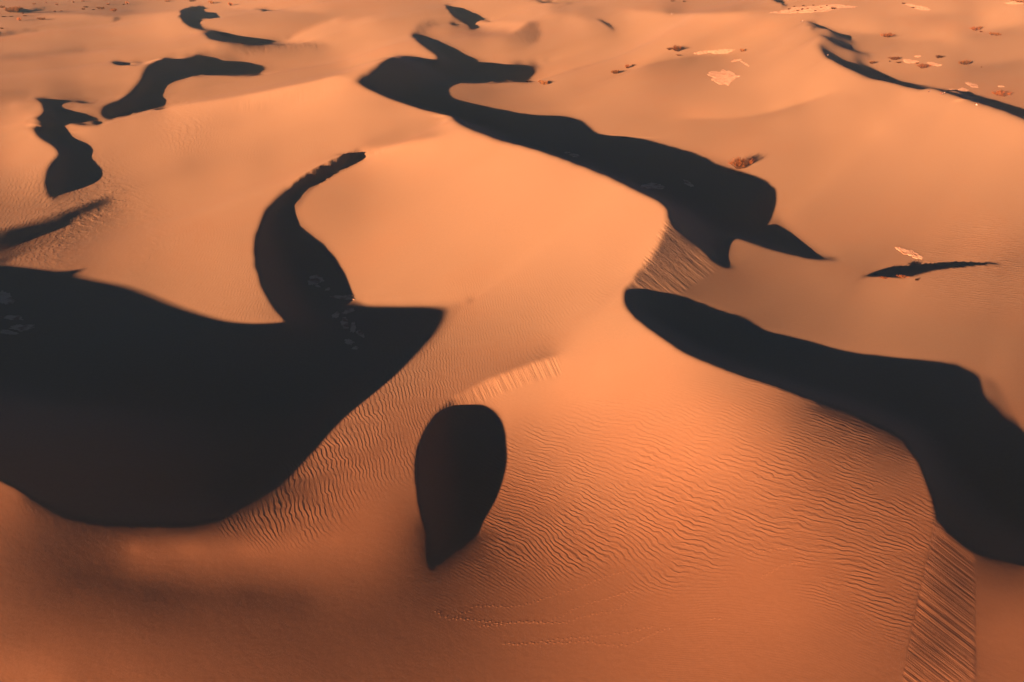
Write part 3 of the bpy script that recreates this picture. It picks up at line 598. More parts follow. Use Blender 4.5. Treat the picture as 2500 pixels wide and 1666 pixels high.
def sand_material(simple=False):
    m=bpy.data.materials.new('sand'); m.use_nodes=True; nt=m.node_tree; N=nt.nodes; Lk=nt.links
    bs=N['Principled BSDF']; bs.inputs['Roughness'].default_value=.95; bs.inputs['Specular IOR Level'].default_value=.05
    def math_(op,a,b=None,c=None):
        n=N.new('ShaderNodeMath'); n.operation=op
        for i,x in enumerate((a,b,c)):
            if x is None: continue
            if isinstance(x,(int,float)): n.inputs[i].default_value=x
            else: Lk.new(x,n.inputs[i])
        return n.outputs[0]
    def attr(nm):
        n=N.new('ShaderNodeAttribute'); n.attribute_name=nm; return n.outputs['Fac']
    geo=N.new('ShaderNodeNewGeometry'); pos=geo.outputs['Position']
    def noise(scale,detail=2,rough=.5,vec=None,dim='3D'):
        n=N.new('ShaderNodeTexNoise'); n.noise_dimensions=dim; n.inputs['Scale'].default_value=scale; n.inputs['Detail'].default_value=detail; n.inputs['Roughness'].default_value=rough
        Lk.new(vec or pos,n.inputs['Vector']); return n.outputs[0]
    # colour: warm tan with random redder and paler drifts; dimmer foreground light's redness painted in
    n1=noise(.006,3,.5); n2=noise(.05,3,.55); n3=noise(1.3,3,.6)
    sep=N.new('ShaderNodeSeparateXYZ'); Lk.new(pos,sep.inputs[0])
    near=N.new('ShaderNodeMapRange'); near.interpolation_type='SMOOTHSTEP'; Lk.new(sep.outputs[1],near.inputs[0])
    near.inputs[1].default_value=75;near.inputs[2].default_value=200;near.inputs[3].default_value=0;near.inputs[4].default_value=1  # reddens near sand: tone of the dimmer foreground light put into base colour
    f=math_('ADD',near.outputs[0],math_('MULTIPLY',math_('SUBTRACT',n1,.5),.9))
    f=math_('ADD',f,math_('MULTIPLY',math_('SUBTRACT',n2,.5),.35))
    mix=N.new('ShaderNodeMix'); mix.data_type='RGBA'; Lk.new(f,mix.inputs['Factor']); mix.inputs['Factor'].default_value=0
    mix.inputs[6].default_value=SAND_RED; mix.inputs[7].default_value=SAND_PALE
    br=math_('ADD',.97,math_('MULTIPLY',math_('SUBTRACT',n3,.5),.14))
    grain=math_('ADD',br,math_('MULTIPLY',math_('SUBTRACT',noise(9,2,.7),.5),.07))
    hsv=N.new('ShaderNodeHueSaturation'); Lk.new(mix.outputs[2],hsv.inputs['Color']); Lk.new(grain,hsv.inputs['Value'])
    Lk.new(hsv.outputs[0],bs.inputs['Base Color'])
    # ripples
    ph=attr('ph');am=attr('am');sc=attr('sc');sa=attr('sa')
    w1=math_('MULTIPLY',math_('SUBTRACT',noise(.2,2,.45),.5),2.2)
    w2=math_('MULTIPLY',math_('SUBTRACT',noise(.8,2,.5),.5),.5)
    phw=math_('ADD',ph,math_('ADD',w1,w2))
    fr=math_('FRACT',phw)
    up=math_('DIVIDE',fr,.72); dn=math_('DIVIDE',math_('SUBTRACT',1,fr),.28)
    prof=math_('SMOOTH_MIN',up,dn,.35)
    mod=N.new('ShaderNodeMapRange'); Lk.new(noise(.22,3,.6),mod.inputs[0]); mod.inputs[1].default_value=.36;mod.inputs[2].default_value=.6;mod.inputs[3].default_value=.12;mod.inputs[4].default_value=.95
    rip=math_('MULTIPLY',math_('MULTIPLY',prof,am),mod.outputs[0])
    # secondary fine ripples
    fr2=math_('FRACT',math_('ADD',math_('MULTIPLY',phw,2.63),math_('MULTIPLY',w2,.6)))
    p2=math_('SMOOTH_MIN',math_('DIVIDE',fr2,.65),math_('DIVIDE',math_('SUBTRACT',1,fr2),.35),.4)
    rip=math_('ADD',rip,math_('MULTIPLY',math_('MULTIPLY',p2,am),.16))
    # streaks
    cv=N.new('ShaderNodeCombineXYZ'); Lk.new(math_('ADD',math_('MULTIPLY',sc,.075),math_('MULTIPLY',noise(.12,2,.5),.18)),cv.inputs[0]); Lk.new(math_('MULTIPLY',sep.outputs[2],.16),cv.inputs[1])
    s1=noise(1,5,.7,cv.outputs[0],'2D')
    stk=math_('MULTIPLY',math_('MULTIPLY',math_('SUBTRACT',s1,.5),sa),STREAK)
    # surface grain relief
    gr=math_('MULTIPLY',math_('SUBTRACT',noise(.9,5,.7),.5),.020)
    hh=math_('ADD',math_('ADD',rip,stk),gr)
    bp=N.new('ShaderNodeBump'); bp.inputs['Strength'].default_value=1; bp.inputs['Distance'].default_value=1
    Lk.new(hh,bp.inputs['Height']); Lk.new(bp.outputs[0],bs.inputs['Normal'])
    return m
SAND_RED=(.31,.165,.078,1); SAND_PALE=(.272,.199,.116,1); STREAK=4.  # red end also carries the painted tone of dim foreground light

def undulate(p,h):
    "gentle swells too small to trace, strongest far away"
    rs=np.random.RandomState(4); u,v=proj(p.X,p.Y,h); out=np.zeros_like(h); z=p.Y*cp+(H0-h)*sp
    for cj,ci,a in ((14,30,1.),(6,14,.35)):
        g=rs.randn(p.nj//cj+4,p.ni//ci+4)
        j=np.arange(p.nj)/cj;i=np.arange(p.ni)/ci
        def hermite(t): return t*t*(3-2*t)
        j0=j.astype(int);i0=i.astype(int);fj=hermite(j-j0)[:,None];fi=hermite(i-i0)[None]
        q=(g[j0][:,i0]*(1-fi)+g[j0][:,i0+1]*fi)*(1-fj)+(g[j0+1][:,i0]*(1-fi)+g[j0+1][:,i0+1]*fi)*fj
        out+=a*q*ci*p.da*p.Y
    w=.0004+.0045*np.clip((330-v)/250,0,1)
    return h+out*w

def settle(p,h):
    "sand on a crest settles: takes the grid's stair-steps off the ridge lines"
    vis,M,_,_,_,_=targets(p,h); f=np.zeros_like(h)
    f[1:-1,1:-1]=(M[1:-1,1:-1]!=M[:-2,1:-1])|(M[1:-1,1:-1]!=M[2:,1:-1])|(M[1:-1,1:-1]!=M[1:-1,:-2])|(M[1:-1,1:-1]!=M[1:-1,2:])
    def blur(a):
        a=a.copy(); a[1:-1]=.25*a[:-2]+.5*a[1:-1]+.25*a[2:]; a[:,1:-1]=.25*a[:,:-2]+.5*a[:,1:-1]+.25*a[:,2:]; return a
    g=f
    for _ in range(3): g=blur(g)
    u,v=proj(p.X,p.Y,h); thin=((u>705)&(u<905)&(v>355)&(v<500))|((u>2090)&(u<2460)&(v>630)&(v<690))|(v<70)
    t_=thin.astype(float)
    for _ in range(6): t_=blur(t_)
    g=np.clip(g*4,0,1)*(1-t_); b=blur(blur(h)); return h*(1-g)+b*g
# ---------------------------------------------------------------- helpers to stand things on the sand
class Ground:
    def __init__(s,p,h):
        s.p=p;s.h=h; s.m=np.maximum.accumulate(p.Y*H0/(H0-h),0)
    def z(s,x,y):
        p=s.p; j=np.clip(np.interp(y,p.y,np.arange(p.nj)),0,p.nj-1.001); a=np.clip((x/y-p.al[0])/p.da,0,p.ni-1.001)
        j0=int(j);i0=int(a);g=j-j0;f=a-i0;h=s.h
        return (h[j0,i0]*(1-f)+h[j0,i0+1]*f)*(1-g)+(h[j0+1,i0]*(1-f)+h[j0+1,i0+1]*f)*g
    def at(s,u,v):
        "the point of the sand seen at photo pixel (u,v)"
        p=s.p; ya=float(y_of_v(v)); al=(u-CX)/F*(ya*cp+H0*sp)/ya
        i=int(np.clip(round((al-p.al[0])/p.da),0,p.ni-1)); c=s.m[:,i]; j=int(np.searchsorted(c,ya)); j=min(max(j,1),p.nj-1)
        t=(ya-c[j-1])/max(c[j]-c[j-1],1e-6); t=min(max(t,0),1)
        y=p.y[j-1]*(1-t)+p.y[j]*t; x=al*y; return x,y,s.z(x,y)
def px_size(x,y,z): return (y*cp+(H0-z)*sp)/F       # metres per photo pixel
def plain_mat(name,c,rough=.9,var=.25,scale=3.):
    m=bpy.data.materials.new(name); m.use_nodes=True; N=m.node_tree.nodes;L=m.node_tree.links; b=N['Principled BSDF']
    b.inputs['Roughness'].default_value=rough; b.inputs['Specular IOR Level'].default_value=.1
    t=N.new('ShaderNodeTexNoise'); t.inputs['Scale'].default_value=scale; t.inputs['Detail'].default_value=4
    r=N.new('ShaderNodeValToRGB'); r.color_ramp.elements[0].position=.3; r.color_ramp.elements[1].position=.7
    r.color_ramp.elements[0].color=tuple(k*(1-var) for k in c)+(1,); r.color_ramp.elements[1].color=tuple(k*(1+var) for k in c)+(1,)
    g=N.new('ShaderNodeNewGeometry'); L.new(g.outputs['Position'],t.inputs['Vector']); L.new(t.outputs[0],r.inputs[0]); L.new(r.outputs[0],b.inputs['Base Color']); return m
def mesh_obj(name,v,f,mat,parent=None):
    me=bpy.data.meshes.new(name); me.from_pydata([tuple(a) for a in v],[],f); me.update()
    o=bpy.data.objects.new(name,me); COL.objects.link(o); me.materials.append(mat)
    if parent: o.parent=parent
    return o
def tag(o,label,cat,group=None):
    o['label']=label;o['category']=cat
    if group:o['group']=group
# ---------------------------------------------------------------- pale clay flats between the dunes
def clay_material():
    m=bpy.data.materials.new('clay'); m.use_nodes=True; N=m.node_tree.nodes;L=m.node_tree.links; b=N['Principled BSDF']; b.inputs['Roughness'].default_value=.95; b.inputs['Specular IOR Level'].default_value=.05
    g=N.new('ShaderNodeNewGeometry')
    def no(t,sc,det=3):
        n=N.new(t); n.inputs['Scale'].default_value=sc
        if t=='ShaderNodeTexNoise': n.inputs['Detail'].default_value=det
        L.new(g.outputs['Position'],n.inputs['Vector']); return n
    n=no('ShaderNodeTexNoise',.35,5); r=N.new('ShaderNodeValToRGB'); e=r.color_ramp.elements
    e[0].position=.36;e[0].color=(.30,.19,.11,1);e[1].position=.5;e[1].color=(.45,.32,.20,1)
    L.new(n.outputs[0],r.inputs[0]); L.new(r.outputs[0],b.inputs['Base Color'])
    v=no('ShaderNodeTexVoronoi',.5); v.feature='DISTANCE_TO_EDGE'
    mm=N.new('ShaderNodeMath');mm.operation='MINIMUM';L.new(v.outputs[0],mm.inputs[0]);mm.inputs[1].default_value=.12
    bp=N.new('ShaderNodeBump');bp.inputs['Distance'].default_value=.8;L.new(mm.outputs[0],bp.inputs['Height']);L.new(bp.outputs[0],b.inputs['Normal']); return m
CLAY=[(1766,188,37,16,.0),(1760,126,28,6,-.05),(1712,129,16,3.5,-.1),(1797,148,12,3,-.25),(1818,155,11,2.5,.6),(2222,150,22,4,.1),(2280,157,18,3.6,.15),(2374,208,14,5.5,.3),(2350,220,12,5.5,.1),(2444,211,7,2,0),(2241,138,7,2,0),(2325,219,6,1.5,0),
 (1930,29,48,4,-.05),(1990,22,60,7,-.05),(2045,16,45,4,.0),(2242,18,30,4.5,.25),(2481,7,26,3.5,0),(2200,609,13,5,.3),(2222,618,24,6.5,.3),(2236,626,16,5,.3),
 (1594,455,27,8,0),(1403,380,13,4,.1),(1385,373,7,2,0),(1681,449,13,5,.45),(770,684,19,12,0),(775,699,8,3,.3),(800,707,7,3,-.3),(835,727,24,5,.1),(848,726,11,6,-.3),(850,760,14,6,-.4),(842,790,10,14,.3),(862,800,8,12,-.2),(880,815,9,8,.4),(852,835,12,6,.2),(820,770,9,7,-.5),(868,850,8,4,0),(7,728,26,16,0),(30,776,26,6,.1),(55,800,28,8,-.1),(20,812,20,6,.1)]
def clay_flats(gr):
    rnd=random.Random(5); m=clay_material()
    for (u,v,rx,ry,t) in CLAY:
        n=52; k=[1+.0*rnd.random() for _ in range(n)]
        a=[rnd.uniform(0,6.28) for _ in range(6)]
        prof=[1+.14*math.sin(2*q+a[0])+.12*math.sin(3*q+a[1])+.09*math.sin(5*q+a[2])+.08*math.sin(9*q+a[3])+rnd.uniform(-.13,.13) for q in [2*math.pi*i/n for i in range(n)]]
        V=[];Fc=[]
        rings=[0,.45,.75,.93,1.0]
        for ri,r in enumerate(rings):
            for i in range(n if ri else 1):
                q=2*math.pi*i/n; rr=r*(prof[i] if ri else 1)
                du=rx*rr*math.cos(q); dv=ry*rr*math.sin(q)+t*rx*rr*math.cos(q)*1.0
                x,y,z=gr.at(u+du,v+dv); s=px_size(x,y,z)
                lift=(.06+.10*s) if ri<len(rings)-1 else -.12-.1*s
                V.append((x,y,z+lift+rnd.uniform(0,.06)*(ri<4)))
        for i in range(n): Fc.append((0,1+i,1+(i+1)%n))
        for ri in range(1,len(rings)-1):
            b0=1+(ri-1)*n;b1=1+ri*n
            for i in range(n): Fc.append((b0+i,b1+i,b1+(i+1)%n,b0+(i+1)%n))
        o=mesh_obj('clay_flat',V,Fc,m); o['kind']='structure'
# ---------------------------------------------------------------- desert shrubs
def make_shrub_meshes(seed,ntw,nleaf,leaf=.055,spiky=0.):
    r=random.Random(seed); V=[];Fs=[];LV=[];LF=[]
    lobes=[(r.uniform(-.55,.55),r.uniform(-.5,.5),r.uniform(.45,1.)) for _ in range(6)]
    for k in range(ntw):
        lx,ly,lh=r.choice(lobes); a=r.uniform(0,6.283); rad=r.random()**.6*.5
        tip=Vector((lx+rad*math.cos(a),ly+rad*math.sin(a),lh*(1-.55*rad*rad*4*.5)*r.uniform(.55,1.05)+spiky*r.random()*.3))
        base=Vector((lx*.6+r.uniform(-.08,.08),ly*.6+r.uniform(-.08,.08),-.08)); mid=base.lerp(tip,.5)+Vector((r.uniform(-.1,.1),r.uniform(-.1,.1),r.uniform(0,.12)))
        w=.017
        for p0,p1,w0,w1 in ((base,mid,w,w*.7),(mid,tip,w*.7,w*.25)):
            d=(p1-p0).normalized(); s=d.orthogonal().normalized(); t=d.cross(s); b=len(V)
            for pp,ww in ((p0,w0),(p1,w1)):
                for q in range(3):
                    an=q*2.0944; V.append(pp+(s*math.cos(an)+t*math.sin(an))*ww)
            for q in range(3): Fs.append((b+q,b+(q+1)%3,b+3+(q+1)%3,b+3+q))
    for k in range(34):
        lx,ly,lh=r.choice(lobes); a=r.uniform(0,6.283); rad=r.random()**.5*.5
        c0=Vector((lx+rad*math.cos(a),ly+rad*math.sin(a),lh*(1-1.1*rad*rad)*r.uniform(.35,1.0))); sg=r.uniform(.035,.08)
        up=Vector((c0.x*.6,c0.y*.6,1.)).normalized()
        for _ in range(nleaf//34):
            c=c0+Vector((r.gauss(0,sg),r.gauss(0,sg),r.gauss(0,sg*.8)))+up*abs(r.gauss(0,sg*(1+2*spiky)))*.8
            u_=(up+Vector((r.gauss(0,.6),r.gauss(0,.6),r.gauss(0,.4)))).normalized(); v_=u_.orthogonal().normalized(); L_=leaf*r.uniform(.6,1.5); b=len(LV)
            LV+= [c-u_*L_,c+v_*L_*.3,c+u_*L_,c-v_*L_*.3]; LF.append((b,b+1,b+2,b+3))
    return V,Fs,LV,LF
SHRUBS=[ # u,v(base),w,h, prototype, label
(1812,412,66,40,0,'large spiky rust-brown shrub at the edge of the long central shadow'),
(1326,206,30,15,1,'round tawny shrub with a thin dark shadow, right of the far shadow tip'),
(1289,201,16,4,2,'low flat shrub on the lit rim just left of the round tawny shrub'),
(1237,198,9,3,2,'tiny dark shrub inside the end of the far shadow'),
(1501,180,22,14,1,'orange feathery shrub at the lower end of the pair on the small ridge'),
(1530,167,11,11,0,'dark narrow shrub on the crest of the small ridge'),
(1545,161,12,5,2,'low dark shrub trailing right along the small ridge crest'),
(1634,122,16,8,2,'low left wing of the orange shrub cluster before the clay patch'),
(1652,126,26,18,0,'tall orange shrub of the cluster, casting a ragged blue shadow'),
(1654,135,12,5,1,'small shrub just below the tall orange shrub of the cluster'),
(1812,126,14,11,1,'small round golden shrub alone right of the upper clay patch'),
(2163,91,32,13,0,'dark red shrub alone in the upper right, left of the other far shrubs'),
(2380,75,22,11,0,'forked shrub, upper left of the three near the far right edge'),
(2391,70,16,9,1,'right arm shrub touching the forked shrub at the far right'),
(2394,79,10,5,2,'tiny shrub below the forked shrub at the far right'),
(2428,87,30,12,1,'bushy shrub right of the forked one, nearest the right edge'),
(2184,146,36,12,2,'wide low shrub at the left end of the pale clay strip'),
(2172,151,8,4,2,'tiny shrub under the left end of the wide low shrub'),
(2194,154,22,6,2,'thin flat shrub just under the wide low shrub by the clay strip'),
(2127,154,22,10,1,'small rust shrub on the rim above the slim dark crescent'),
(2257,167,38,15,0,'dense shrub with a pointed shadow at the right end of the clay strip'),
(2239,156,11,5,2,'small pale shrub between the clay strip and the dense shrub'),
(2293,142,38,11,2,'arched low shrub above and right of the clay strip'),
(2354,158,33,18,1,'tall rounded shrub right of the arched low one'),
(2446,236,42,19,0,'large rust shrub by the right edge, beside the small clay spots'),
(2396,165,6,3,2,'tiny lone tuft right of the tall rounded shrub'),
(2160,681,24,10,0,'spiky red tuft on the left rim of the thin right-hand shadow'),
(2205,679,28,13,0,'larger spiky red tuft in front of the thin right-hand shadow'),
(2238,685,18,4,2,'flat dry tuft right of the two spiky red tufts'),
(34,30,50,20,1,'biggest dark shrub mound in the far left corner'),
(6,20,16,9,1,'dark shrub cut by the left edge above the biggest mound'),
(48,51,16,9,0,'rounded shrub with a short shadow below the biggest mound'),
(102,49,22,9,1,'shrub with a long thin shadow right of the rounded one, far left'),
(5,71,9,5,1,'small shrub at the left edge above the clay-coloured shade'),
(9,42,15,3,2,'flat shrub at the left edge under the biggest mound'),
(29,41,13,3,2,'flat shrub second from the left edge under the biggest mound'),
(62,40,17,4,2,'flat wide shrub above the rounded one, far left'),
(57,34,9,4,2,'low tuft at the right foot of the biggest mound'),
(133,29,11,4,2,'left small tuft of two on the bare far-left sand'),
(150,28,7,4,1,'right small tuft of two on the bare far-left sand'),
(203,24,13,5,2,'pale-based low shrub left of the dark humped shrub'),
(211,19,15,5,2,'low shrub above the pale-based one, far left'),
(228,25,10,3,2,'small tuft between the pale-based and the dark humped shrub'),
(246,23,22,9,1,'dark humped shrub with a pointed shadow, far left row'),
(278,28,17,8,0,'ragged shrub right of the dark humped one, with a forked shadow'),
(264,12,13,5,1,'small shrub above the dark humped one'),
(311,11,11,7,0,'upright shrub at the right end of the far left scatter'),
(302,13,7,4,2,'tiny tuft touching the upright shrub on its left'),
(139,12,11,5,1,'shrub with a thin shadow near the top left edge'),
(84,11,11,4,1,'small dark shrub near the top edge above the biggest mound'),
(112,8,8,5,2,'thin pale tuft at the top edge, left part'),
(180,7,9,5,2,'wispy tuft near the top edge between two darker shrubs'),
(204,4,16,4,2,'flat shrub touching the top edge, left part'),
(409,4,20,5,1,'dark shrub touching the top edge above the first crescent shadow'),
(516,9,20,9,1,'dark rounded shrub with a double shadow near the top edge'),
(468,4,22,5,2,'brown flat shrub touching the top edge left of the dark rounded one'),
(563,14,15,8,0,'spiky brown shrub right of the dark rounded one near the top edge'),
(1641,4,16,4,2,'low shrub touching the top edge right of centre'),
(1670,5,12,4,2,'small shrub touching the top edge, right of the low one'),
(2484,5,34,5,1,'bright orange shrub strip in the top right corner'),
(1925,23,9,4,1,'leftmost tuft on the large far clay flat'),(1938,17,6,3,2,'small tuft at the upper rim of the large far clay flat'),(1946,27,10,4,2,'orange tuft low on the large far clay flat'),
(1960,15,8,4,1,'dark tuft in the middle of the upper rim of the far clay flat'),(1958,24,11,5,2,'orange hump in the middle of the far clay flat'),(1972,22,9,4,1,'dark tuft right of the orange hump on the far clay flat'),
(1985,14,7,3,2,'thin tuft above the right half of the far clay flat'),(1990,28,10,4,2,'orange tuft at the lower rim of the far clay flat'),(2004,20,8,4,1,'dark tuft in the right half of the far clay flat'),
(2034,23,22,7,2,'wide rust hump at the right end of the far clay flat'),(2018,15,8,3,2,'pale tuft above the wide rust hump'),
(2205,10,14,4,2,'shrub at the left tip of the slanting far clay strip'),(2228,20,14,4,1,'dark shrub below the slanting far clay strip'),
]
def shrubs(gr):
    fol=[plain_mat('rust_foliage',(.17,.062,.018),.8,.45,9.),plain_mat('tawny_foliage',(.13,.062,.022),.8,.4,9.),plain_mat('brown_foliage',(.09,.038,.015),.85,.4,9.)]
    wood=plain_mat('dry_twigs',(.035,.02,.014),.9,.3,12.)
    protos=[]
    for k,(sd,nt,nl,lf,sp_) in enumerate(((3,300,1300,.06,1.),(8,320,1500,.065,.3),(21,220,1100,.07,.1))):
        V,Fs,LV,LF=make_shrub_meshes(sd,nt,nl,lf,sp_)
        a=bpy.data.meshes.new('stems');a.from_pydata([tuple(q) for q in V],[],Fs);a.materials.append(wood)
        b=bpy.data.meshes.new('foliage');b.from_pydata([tuple(q) for q in LV],[],LF);b.materials.append(fol[k]); protos.append((a,b))
    rnd=random.Random(2)
    for (u,v,w,h_,k,lab) in SHRUBS:
        x,y,z=gr.at(u,v); s=px_size(x,y,z)
        r=.5*w*s*.95; hh=h_*s*.92
        dep=math.atan2(100-z,y); hz=max((hh-2*r*.55*math.sin(dep))/math.cos(dep),.35*r,.5)
        o=bpy.data.objects.new('desert_shrub',None); o.empty_display_size=.5; COL.objects.link(o)
        o.location=(x,y,z); o.rotation_euler=(0,0,rnd.uniform(-.5,.5)+(3.14 if rnd.random()<.5 else 0)); o.scale=(r,r*.62,hz)
        tag(o,lab,'shrub','desert shrubs scattered between the dunes')
        for nm,me in (('stems',protos[k][0]),('foliage',protos[k][1])):
            c=bpy.data.objects.new(nm,me); COL.objects.link(c); c.parent=o
# ---------------------------------------------------------------- people on the crests
def person(x,y,z,yaw,pose,cols,label):
    o=bpy.data.objects.new('person',None); COL.objects.link(o); o.location=(x,y,z); o.rotation_euler=(0,0,yaw); tag(o,label,'person','people walking and resting on the dune crests')
    if pose=='stand':
        J=dict(pel=(0,0,.95),sp=(0,0,1.2),ch=(0,0,1.38),nk=(0,0,1.5),hd=(0,-.01,1.6),ht=(0,0,1.72),hl=(.1,0,.92),kl=(.11,-.03,.5),al=(.11,.02,.08),tl=(.12,-.16,.03),sl=(.19,0,1.42),el=(.25,.02,1.13),wl=(.26,-.06,.88),fl=(.26,-.08,.79))
    else:
        J=dict(pel=(0,0,.12),sp=(0,.02,.38),ch=(0,0,.58),nk=(0,-.02,.7),hd=(0,-.04,.8),ht=(0,-.03,.92),hl=(.11,-.02,.12),kl=(.16,-.42,.42),al=(.15,-.72,.06),tl=(.16,-.86,.04),sl=(.19,0,.6),el=(.24,-.14,.36),wl=(.17,-.36,.4),fl=(.15,-.43,.42))
    R=dict(pel=.15,sp=.13,ch=.155,nk=.06,hd=.095,ht=.07,hl=.095,kl=.06,al=.045,tl=.035,sl=.065,el=.045,wl=.035,fl=.03)
    for k in ('hl','kl','al','tl','sl','el','wl','fl'):
        a=J[k]; J[k[0]+'r']=(-a[0],a[1],a[2]+(.0)); R[k[0]+'r']=R[k]
    E=[('pel','sp'),('sp','ch'),('ch','nk'),('nk','hd'),('hd','ht')]+[e for s in 'lr' for e in (('pel','h'+s),('h'+s,'k'+s),('k'+s,'a'+s),('a'+s,'t'+s),('ch','s'+s),('s'+s,'e'+s),('e'+s,'w'+s),('w'+s,'f'+s))]
    def skin(name,edges,grow,mat,root):
        ks=sorted({q for e in edges for q in e}); me=bpy.data.meshes.new(name); me.from_pydata([J[q] for q in ks],[(ks.index(a),ks.index(b)) for a,b in edges],[]); me.materials.append(mat)
        ob=bpy.data.objects.new(name,me); COL.objects.link(ob); ob.parent=o
        md=ob.modifiers.new('skin','SKIN'); me.skin_vertices or me.attributes
        for i,q in enumerate(ks):
            sv=me.skin_vertices[0].data[i]; sv.radius=(R[q]+grow,R[q]*(.8 if q in('pel','sp','ch') else 1)+grow); sv.use_root=(q==root)
        ob.modifiers.new('sub','SUBSURF').levels=1; return ob
    skin('body',E,0,cols[0],'pel')
    skin('shirt',[('pel','sp'),('sp','ch')]+[e for s in 'lr' for e in (('ch','s'+s),('s'+s,'e'+s))],.022,cols[1],'sp')
    skin('trousers',[e for s in 'lr' for e in (('pel','h'+s),('h'+s,'k'+s),('k'+s,'a'+s))],.022,cols[2],'pel')
    J['h1']=(J['hd'][0],J['hd'][1]+.03,J['hd'][2]+.04);R['h1']=.09;J['h2']=(J['ht'][0],J['ht'][1]+.02,J['ht'][2]+.01);R['h2']=.075
    skin('hair',[('h1','h2')],.012,cols[3],'h1')
def people(gr):
    skinm=plain_mat('skin',(.36,.2,.13),.6,.05);dark=plain_mat('dark_cloth',(.02,.02,.025),.9,.2);white=plain_mat('white_cloth',(.38,.36,.33),.9,.05);grey=plain_mat('grey_cloth',(.12,.12,.13),.9,.2);hair=plain_mat('hair',(.02,.012,.008),.7,.2);red=plain_mat('red_cloth',(.3,.05,.04),.9,.2)
    L=[(1032,48,'stand',.3,dark,dark,'person in dark clothes standing on the crest left of the far hooked slip face'),
     (1549,23,'stand',1.,dark,dark,'lone person in dark clothes on the far ridge near the top edge'),
     (1640,36,'stand',2.,white,white,'person in white on the far ridge right of the lone dark figure'),
     (1955,54,'stand',.5,dark,dark,'person in dark clothes, left of the pair above the first right-hand crescent'),
     (1959,54,'stand',-.5,white,grey,'person in a white top, right of the pair above the first right-hand crescent'),
     (2021,136,'stand',.8,white,grey,'person in white at the notch of the long right-hand shadow crest'),
     (2267,224,'sit',.2,dark,dark,'person in dark clothes sitting on the bright dune peak'),
     (2270,223,'sit',1.2,dark,grey,'second person in dark clothes leaning beside the first on the dune peak'),
     (2296,231,'sit',.0,red,dark,'person in a red top sitting on the crest below the peak'),
     (2301,231,'sit',.4,grey,dark,'person in grey sitting in the middle of the crest trio'),
     (2305,231,'stand',.9,white,dark,'person in a white top standing at the right end of the crest trio'),
     (2383,257,'sit',.3,white,white,'person in white sitting alone farthest down the crest')]
    for (u,v,pose,yaw,sh,tr,lab) in L:
        x,y,z=gr.at(u,v); person(x,y,z-.02,yaw,pose,(skinm,sh,tr,hair),lab)
# ---------------------------------------------------------------- lines of footprints
TRK=[G((655,1085),(690,1120),(750,1135),(850,1140),(950,1150),(1080,1165),(1250,1160),(1450,1165),(1550,1160),(1650,1125),(1760,1100),(1850,1085),(1920,1060),(1960,1015)),
 G((800,1120),(880,1080),(900,1055),(1020,1050),(1150,1055),(1250,1045),(1350,1015),(1460,975),(1560,945),(1660,915),(1720,885),(1800,855),(1900,825),(1990,805)),
 G((1450,1145),(1530,1110),(1620,1060),(1720,1025),(1820,1000),(1900,970),(2060,935)),
 G((1120,1305),(1220,1310),(1350,1300),(1450,1280),(1550,1270),(1700,1260),(1850,1245),(2000,1220),(2110,1195),(2170,1190)),
 G((1370,1325),(1410,1300),(1550,1300),(1700,1290),(1780,1310),(1900,1320),(1990,1310),(2060,1275),(2150,1235),(2280,1190)),
 G((960,1185),(1130,1175),(1200,1160),(1400,1155)),
 Hh((470,685),(600,665),(760,650)),Hh((560,850),(700,770),(870,745)),Hh((220,1135),(300,1130)),
 B((5,690),(80,680),(200,655),(300,650))]
def footprints(gr,mat):
    r=random.Random(9);V=[];Fc=[]
    for line in TRK:
        for a,b in zip(line[:-1],line[1:]):
            pa=gr.at(*a);pb=gr.at(*b); d=math.hypot(pb[0]-pa[0],pb[1]-pa[1]); n=max(1,int(d/.62))
            for k in range(n):
                t=(k+r.uniform(-.15,.15))/n; side=.12*(1 if k%2 else -1); dx,dy=(pb[0]-pa[0])/max(d,.01),(pb[1]-pa[1])/max(d,.01)
                x=pa[0]+(pb[0]-pa[0])*t-dy*side;y=pa[1]+(pb[1]-pa[1])*t+dx*side; z=gr.z(x,y); s=r.uniform(.075,.115); b0=len(V)
                V.append((x,y,z-.03))
                for rr,hz in ((.55,.0),(1.,.016),(1.6,-.02)):
                    for q in range(8):
                        an=q*math.pi/4; V.append((x+s*rr*(math.cos(an)*dx*1.3-math.sin(an)*dy),y+s*rr*(math.cos(an)*dy*1.3+math.sin(an)*dx),z+hz*r.uniform(.7,1.2)))
                for q in range(8):
                    q2=(q+1)%8; Fc.append((b0,b0+1+q,b0+1+q2))
                    for g_ in (0,8): Fc.append((b0+1+g_+q,b0+9+g_+q,b0+9+g_+q2,b0+1+g_+q2))
    o=mesh_obj('footprints',V,Fc,mat); o['kind']='stuff'; tag(o,'lines of small footprints dotted across the foreground sand','footprints')
